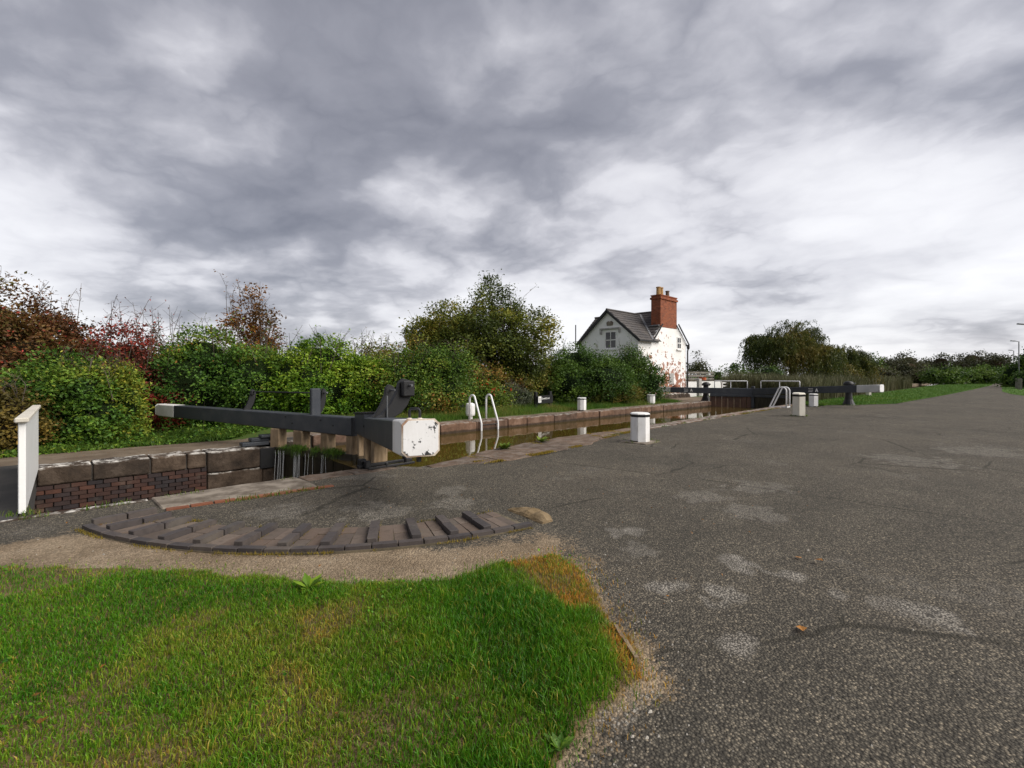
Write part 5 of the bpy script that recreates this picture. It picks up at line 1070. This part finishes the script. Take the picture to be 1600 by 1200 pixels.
def lawn():
    rng = np.random.default_rng(90); K = 420000
    # denser near the camera: sample the distance from it
    a = rng.uniform(R(38), R(160), K); a = rng.uniform(R(12), R(140), K); r_ = np.sqrt(rng.uniform(1.1 ** 2, 6.6 ** 2, K)); near = rng.random(K) < .55; r_ = np.where(near, rng.uniform(1.2, 4.6, K), r_)
    X = r_ * np.cos(a); Y = r_ * np.sin(a)
    d = sdf_poly(X, Y, LAWN); w1 = vn(X, Y, 2.3, 4) - .5; w2 = vn(X + 50, Y, 9, 3) - .5
    e = d + w1 * .12 + w2 * .10
    bare = vn(X + 31, Y + 3, 1.7, 4); e = e + (vn(X + 3, Y + 11, 14, 2) - .5) * .10; dens = np.maximum(sstep(.03, -.12, e), .10 * sstep(.22, .0, e)) * (1 - .30 * sstep(.58, .72, bare)); keep = rng.random(K) < dens
    X, Y, e, bare = X[keep], Y[keep], e[keep], bare[keep]; K = len(X)
    dep = FW[0] * X + FW[1] * Y; px = 800 + F * (RT[0] * X + RT[1] * Y) / np.maximum(dep, .3); py = HZ + F * EYE / np.maximum(dep, .3)
    wob = (vn(X, Y, 4, 3) - .5) * 130
    dry = sstep(-15, 45, px - 775 - (np.minimum(py, 985) - 880) * 1.5 + wob) * (px > 700)
    dry = np.maximum(dry, .85 * sstep(0, 70, px - 985 + np.maximum(py - 1020, 0) * .55 + wob) * (py > 960))
    dry *= np.where(rng.random(K) < .86, 1, .2); rim = sstep(935, 905, py) * sstep(.62, .5, vn(X + 4, Y, 1.6, 2)); dry = np.maximum(dry, rim * .62 * (rng.random(K) < .6))
    edge = sstep(-.22, -.02, e); clump = vn(X, Y, 3.1, 3); tall = vn(X + 9, Y + 3, .9, 3) * .6 + .5 * sstep(560, 760, px) * (1 - dry)
    h = (.022 + .046 * tall * (.5 + clump)) * (1 - .30 * edge) * (1 - .10 * dry) * rng.uniform(.55, 1.35, K); h *= 1 - .2 * sstep(.58, .72, bare)
    t = .27 + (vn(X, Y, 1.3, 4) - .5) * .8 + rng.normal(size=K) * .11 + .26 * sstep(.50, .70, bare) + edge * .15 - .16 * sstep(520, 720, px)
    t = np.maximum(t, dry * (.80 + .28 * vn(X, Y, 6, 2))) ; stray = rng.random(K) < .09; t = np.where(stray, rng.uniform(.5, .8, K), t)
    Z = (vn(X, Y, .5, 3) - .5) * .03 + (vn(X, Y, 5, 2) - .5) * .008 + .02 * sstep(.05, -.10, e) + .001
    V, Fc, k = blades(X, Y, Z, h, rng.uniform(.0028, .0056, K), rng, .8); v = np.clip(.45 + (clump - .5) * .5 + rng.normal(size=K) * .18, 0, 1)
    o = np_obj('lawn_grass', V, Fc, LEAF['grass'], cols=np.stack([np.clip(t, 0, 1), v, v], 1).repeat(k, 0)); tag(o, 'short green lawn with a dry orange corner in the foreground', 'grass', kind='stuff')
lawn()
def clover():
    r8 = np.random.default_rng(98); K = 26000; a = r8.uniform(R(15), R(135), K); r_ = r8.uniform(1.3, 6.2, K); X = r_ * np.cos(a); Y = r_ * np.sin(a)
    k_ = (sdf_poly(X, Y, LAWN) < .0) & (vn(X + 2, Y + 8, .9, 3) + .35 * (vn(X, Y, 5, 2) - .5) > .50); X, Y = X[k_], Y[k_]; K = len(X)
    Z = (vn(X, Y, .5, 3) - .5) * .03 + .034 + r8.uniform(0, .018, K); C = np.stack([X, Y, Z], 1); V, Fc = leaf_mesh(C, .019, 1.6, 0, .95, None, r8)
    v = np.clip(.5 + r8.normal(size=K) * .2, 0, 1); tag(np_obj('clover', V, Fc, LEAF['grass'], cols=np.stack([np.clip(.28 + r8.normal(size=K) * .13, 0, 1), v, v], 1).repeat(4, 0)), 'clover and small broad leaves growing through the lawn', 'clover', kind='stuff')
clover()
def verge_blades(name, label, X, Y, Zf, h, w, mat, rng, bias, seg=1, lean=.5):
    K = len(X); Z = Zf(X, Y); hh = h * rng.uniform(.5, 1.3, K) * (.6 + .8 * vn(X, Y, 1.4, 3)); V, Fc, k = blades(X, Y, Z, hh, w * rng.uniform(.7, 1.3, K), rng, lean, seg)
    t = np.clip(bias + (vn(X, Y, .9, 3) - .5) * 1.2 + rng.normal(size=K) * .14, 0, 1); v = np.clip(.5 + rng.normal(size=K) * .2, 0, 1)
    o = np_obj(name, V, Fc, LEAF[mat], cols=np.stack([t, v, v], 1).repeat(k, 0)); return tag(o, label, 'grass', kind='stuff')
rng = np.random.default_rng(91)
K = 70000; X = rng.uniform(5.0, 27, K); Y = 12.85 + rng.gamma(2.2, .55, K); k_ = (Y < 16) & (rng.random(K) < sstep(12.8, 13.7, Y + (vn(X, Y, 1.2, 4) - .5) * .7)); X, Y = X[k_], Y[k_]
verge_blades('verge_grass', 'rough grass along the far bank between coping and hedge', X, Y, lambda a, b: bank_z(a, b), .16 + .12 * sstep(13.3, 14.8, Y), .012, 'verge', rng, .38)
K = 26000; X = rng.uniform(-4, 5.0, K); Y = 15.0 + rng.gamma(2, .6, K); k_ = (Y < 18.5); X, Y = X[k_], Y[k_]
verge_blades('verge_grass', 'dark undergrowth at the foot of the ivy behind the towpath', X, Y, lambda a, b: bank_z(a, b), .14 + .10 * sstep(15.3, 16.5, Y), .03, 'dark', rng, .5)
r9 = np.random.default_rng(99); K = 16000; X = r9.uniform(-5, 6.5, K); Y = 14.9 + r9.gamma(2, .55, K); k_ = (Y < 18) & (vn(X, Y, 1.1, 3) > .36); X, Y = X[k_], Y[k_]; K = len(X)
C = np.stack([X, Y, bank_z(X, Y) + r9.random(K) ** 1.5 * (.06 + .34 * sstep(14.9, 16.3, Y))], 1); V, Fc = leaf_mesh(C, .075, 1.2, 0, .75, None, r9)
tag(np_obj('ground_ivy', V, Fc, LEAF['ivy'], cols=tint_for(C, r9.random(K), r9, -.05)), 'low ivy ground cover between the towpath and the hedge foot', 'ivy', kind='stuff')
# grass verges beside the lane
def verge(name, label, poly, z, n, hgt, seed):
    r2 = np.random.default_rng(seed); m = MB(); xs = [p[0] for p in poly]; ys = [p[1] for p in poly]
    o = sheet(name, poly, z, M['turf_b']); o.name = name
    X = min(xs) + (max(xs) - min(xs)) * r2.random(n) ** 2.2; Y = r2.uniform(min(ys), max(ys), n); d = sdf_poly(X, Y, poly); k_ = d < -.02 + .1 * (vn(X, Y, 2, 3) - .5); X, Y = X[k_], Y[k_]
    verge_blades('mown_grass', label, X, Y, lambda a, b: np.full(len(a), z), hgt, .02, 'verge', r2, .12)
tb_ = NT('mown_turf').geo(); q1_ = tb_.noise(.7, 5, .6); q2_ = tb_.noise(18, 4, .6); tb_.bump(q2_, .8, .04)
M['turf_b'] = tb_.fin(tb_.mix(.5, tb_.ramp(q1_, (.3, (0.045, 0.115, 0.010)), (.7, (0.075, 0.15, 0.016))), tb_.ramp(q2_, (.3, (0.03, 0.08, 0.008)), (.7, (0.09, 0.16, 0.02)))), .9, .15)
VL = [P(*q)[:2] for q in ((1290, 633.5), (1340, 633), (1400, 631), (1440, 624), (1480, 617), (1520, 609), (1548, 602.5), (1556, 597.5))]
VL = [(28.2, 7.3), (28.3, 6.2)] + VL + [(110, 7.6), (60, 7.7), (40, 7.75), (30.2, 7.85), (29.0, 7.5)]
verge('grass_verge', 'bright green mown grass strip between the lane and the canal', VL, .02, 60000, .10, 92)
VR = [P(*q)[:2] for q in ((1574, 600), (1566, 604.5), (1566, 612), (1580, 616), (1602, 619), (1660, 621))]
VR = VR + [(46, -12), (140, -12), (160, -2.2), (120, -1.4)]
verge('grass_verge', 'green grass verge at the right edge beyond the asphalt', VR, .02, 26000, .10, 93)
# reeds on the canal margin, a mass nobody could count
r3 = np.random.default_rng(94); K = 26000; X = 34 + 62 * r3.random(K) ** 1.6; Y = 8.2 + 5.5 * r3.random(K) + (X - 34) * .02
V, Fc, k = blades(X, Y, np.full(K, WL), (1.35 + 1.0 * vn(X, Y, .35, 3)) * r3.uniform(.7, 1.15, K), r3.uniform(.03, .06, K), r3, .25, 2)
t = np.clip(.4 + (vn(X, Y, .3, 3) - .5) * 1.2 + r3.normal(size=K) * .15, 0, 1); v = np.clip(.45 + r3.normal(size=K) * .2, 0, 1)
tag(np_obj('reeds', V, Fc, LEAF['reed'], cols=np.stack([t, v, v], 1).repeat(k, 0)), 'tall reed bed in the canal behind the right-hand beam', 'reeds', kind='stuff')
# tufts of moss in the flagstone joints and grass on the gate rail
r4 = np.random.default_rng(95); X = []; Y = []
for i in range(60):
    s_ = r4.uniform(5.0, 11.5); wd = ne(s_) - inner(s_); along = r4.random() < .65; c = (s_, ne(s_) - wd + r4.normal() * .04) if along else (s_, ne(s_) - wd * r4.random() ** 1.5)
    n_ = r4.integers(60, 260); X.append(c[0] + r4.normal(size=n_) * (.16 if along else .03)); Y.append(c[1] + r4.normal(size=n_) * (.022 if along else .10))
for i in range(50):
    s_ = r4.uniform(18, 27.5); n_ = 80; X.append(s_ + r4.normal(size=n_) * .3); Y.append(inner(s_) + r4.normal(size=n_) * .05)
X = np.concatenate(X); Y = np.concatenate(Y); k_ = (Y < ne(X) - .02) & (vn(X, Y * .3, 1.6, 2) > .47); X, Y = X[k_], Y[k_]; K = len(X)
V, Fc, k = blades(X, Y, np.full(K, .018), r4.uniform(.008, .035, K), np.full(K, .010), r4, .9, 1); v = np.clip(.5 + r4.normal(size=K) * .2, 0, 1)
tag(np_obj('moss', V, Fc, LEAF['moss'], cols=np.stack([np.clip(r4.random(K) + .0, 0, 1), v, v], 1).repeat(k, 0)), 'yellow moss in the joints of the quay flagstones', 'moss', kind='stuff')
X = []; Y = []; Zz = []
for q, n_ in ((.31, 60), (.42, 120), (.60, 150), (.65, 240), (.70, 160), (.84, 50), (.12, 60), (.19, 150), (.24, 120)):
    c = Vector((Mf[0], Mf[1], 0)) + lvf * q + sd2 * .14; X.append(c.x + r4.normal(size=n_) * .05); Y.append(c.y + r4.normal(size=n_) * .06); Zz.append(np.full(n_, -.19))
X = np.concatenate(X); Y = np.concatenate(Y); Zz = np.concatenate(Zz); K = len(X); V, Fc, k = blades(X, Y, Zz, r4.uniform(.06, .22, K), r4.uniform(.006, .011, K), r4, 1.0, 2)
tip = np.arange(K) * 5 + 4; V[tip, 2] -= r4.uniform(0, .30, K); V[tip, 0] -= r4.uniform(.02, .10, K); v = np.clip(.45 + r4.normal(size=K) * .2, 0, 1)
tag(np_obj('rail_grass', V, Fc, LEAF['verge'], cols=np.stack([np.clip(r4.normal(size=K) * .15 + .2, 0, 1), v, v], 1).repeat(k, 0)), 'grass tufts sprouting from the wet rail of the bottom gate', 'grass', kind='stuff')
# small weeds, a rotten edging board, litter of leaves and stones
def weed(label, px, py, n, sz, seed, z=.02, mat='shrub'):
    r5 = np.random.default_rng(seed); c = P(px, py); a = np.linspace(0, 2 * np.pi, n, endpoint=False) + r5.normal(size=n) * .2; g = MB()
    C = np.array([(c[0], c[1], z)] * n) ; d = np.stack([np.cos(a), np.sin(a), r5.uniform(.25, 1.0, n)], 1); d /= np.linalg.norm(d, axis=1, keepdims=True); L = sz * r5.uniform(.6, 1.2, n)[:, None]; w = np.cross(d, [0, 0, 1.]); w /= np.linalg.norm(w, axis=1, keepdims=True)
    V = np.stack([C, C + d * L * .5 + w * L * .2, C + d * L - [0, 0, 1] * L * .12, C + d * L * .5 - w * L * .2], 1).reshape(-1, 3); i = np.arange(n) * 4; Fc = np.concatenate([np.stack([i, i + 1, i + 2], 1), np.stack([i, i + 2, i + 3], 1)])
    o = np_obj('weed', V, Fc, LEAF[mat], cols=np.full((n * 4, 3), .45) + np.repeat(r5.normal(size=(n, 1)) * .12, 4, 0)); tag(o, label, 'weed', 'small weeds')
weed('bushy weed growing on the flagstones under the ladder reflection', 789, 703, 40, .22, 1); weed('small leafy weed at the water edge below the sign', 846, 692, 26, .22, 2); weed('broad-leaved dock rosette near the top edge of the lawn', 482, 926, 12, .13, 3, .03, 'bright'); weed('small broad-leaved weed at the bottom edge of the lawn corner', 874, 1178, 12, .075, 4, .02, 'ivy')
weed('broad leaf lying flat in the middle of the lawn', 398, 988, 5, .07, 5, .03, 'bright')
a_, b_ = Vector(P(962, 985)), Vector(P(995, 1036)); eb = MB().loft([[(a_ + (b_ - a_) * q) + Vector(((o1 + jit(.003)) * .8, (o1 + jit(.003)) * -.5, z + jit(.004))) for o1, z in ((-.016, -.03), (.016, -.03), (.013, .030), (-.013, .034))] for q in np.linspace(0, 1, 7)]).build('edging_board', M['dead_wood'], None); tag(eb, 'short rotten wooden edging board at the lawn corner', 'board')
r6 = np.random.default_rng(96)
for i, (px, py) in enumerate(((1243, 874), (1273, 878), (1255, 992), (1130, 905))):
    c = P(px, py); C = np.array([(c[0], c[1], .022)]); V, Fc = leaf_mesh(C, .06, 2.0, 0, .7, None, r6); V[:, 2] = np.clip(V[:, 2], .014, .04)
    tag(np_obj('fallen_leaf', V, Fc, LEAF['orange'], cols=np.full((4, 3), .9)), ('left of two small orange leaves lying on the open asphalt', 'right of two small orange leaves lying on the open asphalt', 'single tiny orange leaf lower on the dark asphalt', 'dull leaf on the asphalt near the pale patch')[i], 'leaf', 'fallen leaves')
def grit():
    r7 = np.random.default_rng(97); K = 9000; a = r7.uniform(R(2), R(150), K); r_ = 1.3 + 8 * r7.random(K) ** 1.7; X = r_ * np.cos(a); Y = r_ * np.sin(a); l = sdf_poly(X, Y, LAWN); dd = np.abs(sdf_poly(X, Y, DIRT)); k_ = (l > .0) & (Y < 6.4) & (r7.random(K) < .15 + .85 * np.exp(-dd * 5)) & (np.hypot(X - AC[0], Y - AC[1]) > 3.95); X, Y = X[k_], Y[k_]; K = len(X)
    s_ = r7.gamma(2, .0016, K) + .0025; Z = (vn(X, Y, .5, 3) - .5) * .03 + (vn(X, Y, 5, 2) - .5) * .008
    o8 = np.array([(1, 0, 0), (0, 1, 0), (-1, 0, 0), (0, -1, 0), (0, 0, 1.)]); V = np.stack([X, Y, Z], 1)[:, None, :] + o8[None] * s_[:, None, None] * r7.uniform(.6, 1.3, (K, 5, 1)); V = V.reshape(-1, 3); i = np.arange(K) * 5
    Fc = np.concatenate([np.stack([i + p, i + q, i + 4], 1) for p, q in ((0, 1), (1, 2), (2, 3), (3, 0))]); t = NT('loose_grit'); at = t.attr(); mat = t.fin(t.mix(at.outputs['Fac'], (0.10, 0.09, 0.075), (0.40, 0.37, 0.32)), .9, .2)
    v = r7.random(K); tag(np_obj('grit', V, Fc, mat, cols=np.stack([v, v, v], 1).repeat(5, 0)), 'loose grit scattered along the edge of the asphalt', 'grit', kind='stuff')
grit()

# moss in the footway joints, weeds at the foot of posts and edges, leaf litter
def edge_growth():
    q = np.random.default_rng(120); X = []; Y = []
    for a in ribs:
        for k in range(3):
            r_ = q.uniform(RI, RO + .08); n_ = q.integers(8, 60); t = a + (.05 if q.random() < .6 else -.05) / 3.5; sp = q.uniform(.03, .12)
            rr = r_ + q.normal(size=n_) * sp; tt = t + q.normal(size=n_) * .0022; X.append(AC[0] + rr * np.cos(tt)); Y.append(AC[1] + rr * np.sin(tt))
    tt = a_lo + (a_hi - a_lo) * q.random(1500); m = vn(tt * 9, tt * 0, 1, 2) > .48; tt = tt[m]; rr = RO + .11 + np.abs(q.normal(size=len(tt))) * .02; X.append(AC[0] + rr * np.cos(tt)); Y.append(AC[1] + rr * np.sin(tt))
    tt = a_lo + (a_hi - a_lo) * q.random(900); m = vn(tt * 7, tt * 0 + 5, 1, 2) > .5; tt = tt[m]; rr = RI - .02 - np.abs(q.normal(size=len(tt))) * .025; X.append(AC[0] + rr * np.cos(tt)); Y.append(AC[1] + rr * np.sin(tt))
    X = np.concatenate(X); Y = np.concatenate(Y); K = len(X); V, Fc, k = blades(X, Y, np.full(K, .012), q.uniform(.008, .03, K), np.full(K, .006), q, .9, 1); v = np.clip(.4 + q.normal(size=K) * .2, 0, 1)
    tag(np_obj('joint_moss', V, Fc, LEAF['moss'], cols=np.stack([q.random(K) * .7, v, v], 1).repeat(k, 0)), 'moss and dry grass in the joints of the brick footway', 'moss', kind='stuff')
    X = []; Y = []
    def ringt(c, r_, n_, sp=.03): t = q.uniform(0, 2 * np.pi, n_); m = vn(t * 2 + c[0], t * 0 + c[1], 1, 2) > .42; t = t[m]; rr = r_ + np.abs(q.normal(size=len(t))) * sp; X.append(c[0] + rr * np.cos(t)); Y.append(c[1] + rr * np.sin(t))
    ringt(P(1000, 690), .36, 160); ringt(P(1248, 650), .25, 200); ringt(P(1271, 635.5), .23, 200); ringt((-.14, 7.42), .08, 120); ringt(PD(1326, 25.0), .32, 200, .1)
    for s0, s1, n_, f in ((-.5, 2.6, 260, lambda s_: ne(s_) - .12), (1.0, 2.7, 260, lambda s_: 6.47 - .095 * (s_ - 1)), (9, 24, 1500, inner), (12, 28, 500, lambda s_: ne(s_) - .03)):
        s_ = q.uniform(s0, s1, n_); m = vn(s_ * 2.2, s_ * 0 + s0, 1, 3) > .5; s_ = s_[m]; X.append(s_); Y.append(f(s_) + q.normal(size=len(s_)) * .025)
    X = np.concatenate(X); Y = np.concatenate(Y); K = len(X); V, Fc, k = blades(X, Y, np.full(K, .008), q.uniform(.02, .09, K), q.uniform(.004, .009, K), q, .9, 2); v = np.clip(.45 + q.normal(size=K) * .2, 0, 1)
    tag(np_obj('edge_weeds', V, Fc, LEAF['verge'], cols=np.stack([np.clip(.4 + q.normal(size=K) * .25, 0, 1), v, v], 1).repeat(k, 0)), 'thin grass and weeds along the stone edges and bollard feet', 'weeds', kind='stuff')
    n_ = 420; X = np.concatenate([q.uniform(-1, 7, 200), q.uniform(-3, 5, 220)]); Y = np.concatenate([q.uniform(1.5, 7.0, 200), 13.2 + q.gamma(2, .6, 220)]); Z = np.where(Y > 12.7, bank_z(X, Y) + .012, .018 + .03 * (sdf_poly(X, Y, LAWN) < 0)); k_ = (Y < 16.5) & (np.hypot(X - AC[0], Y - AC[1]) > .1) & ((Y < 6.6) | (Y > 12.9)); C = np.stack([X, Y, Z], 1)[k_]
    V, Fc = leaf_mesh(C, .026, 3.0, 0, .65, None, q); V[:, 2] = np.repeat(C[:, 2], 4) + np.clip(V[:, 2] - np.repeat(C[:, 2], 4), -.002, .012)
    tag(np_obj('leaf_litter', V, Fc, LEAF['orange'], cols=np.stack([q.random(len(C)), q.random(len(C)) * .8, q.random(len(C))], 1).repeat(4, 0)), 'tiny fallen leaves strewn over the quay and towpath', 'leaves', kind='stuff')
edge_growth()
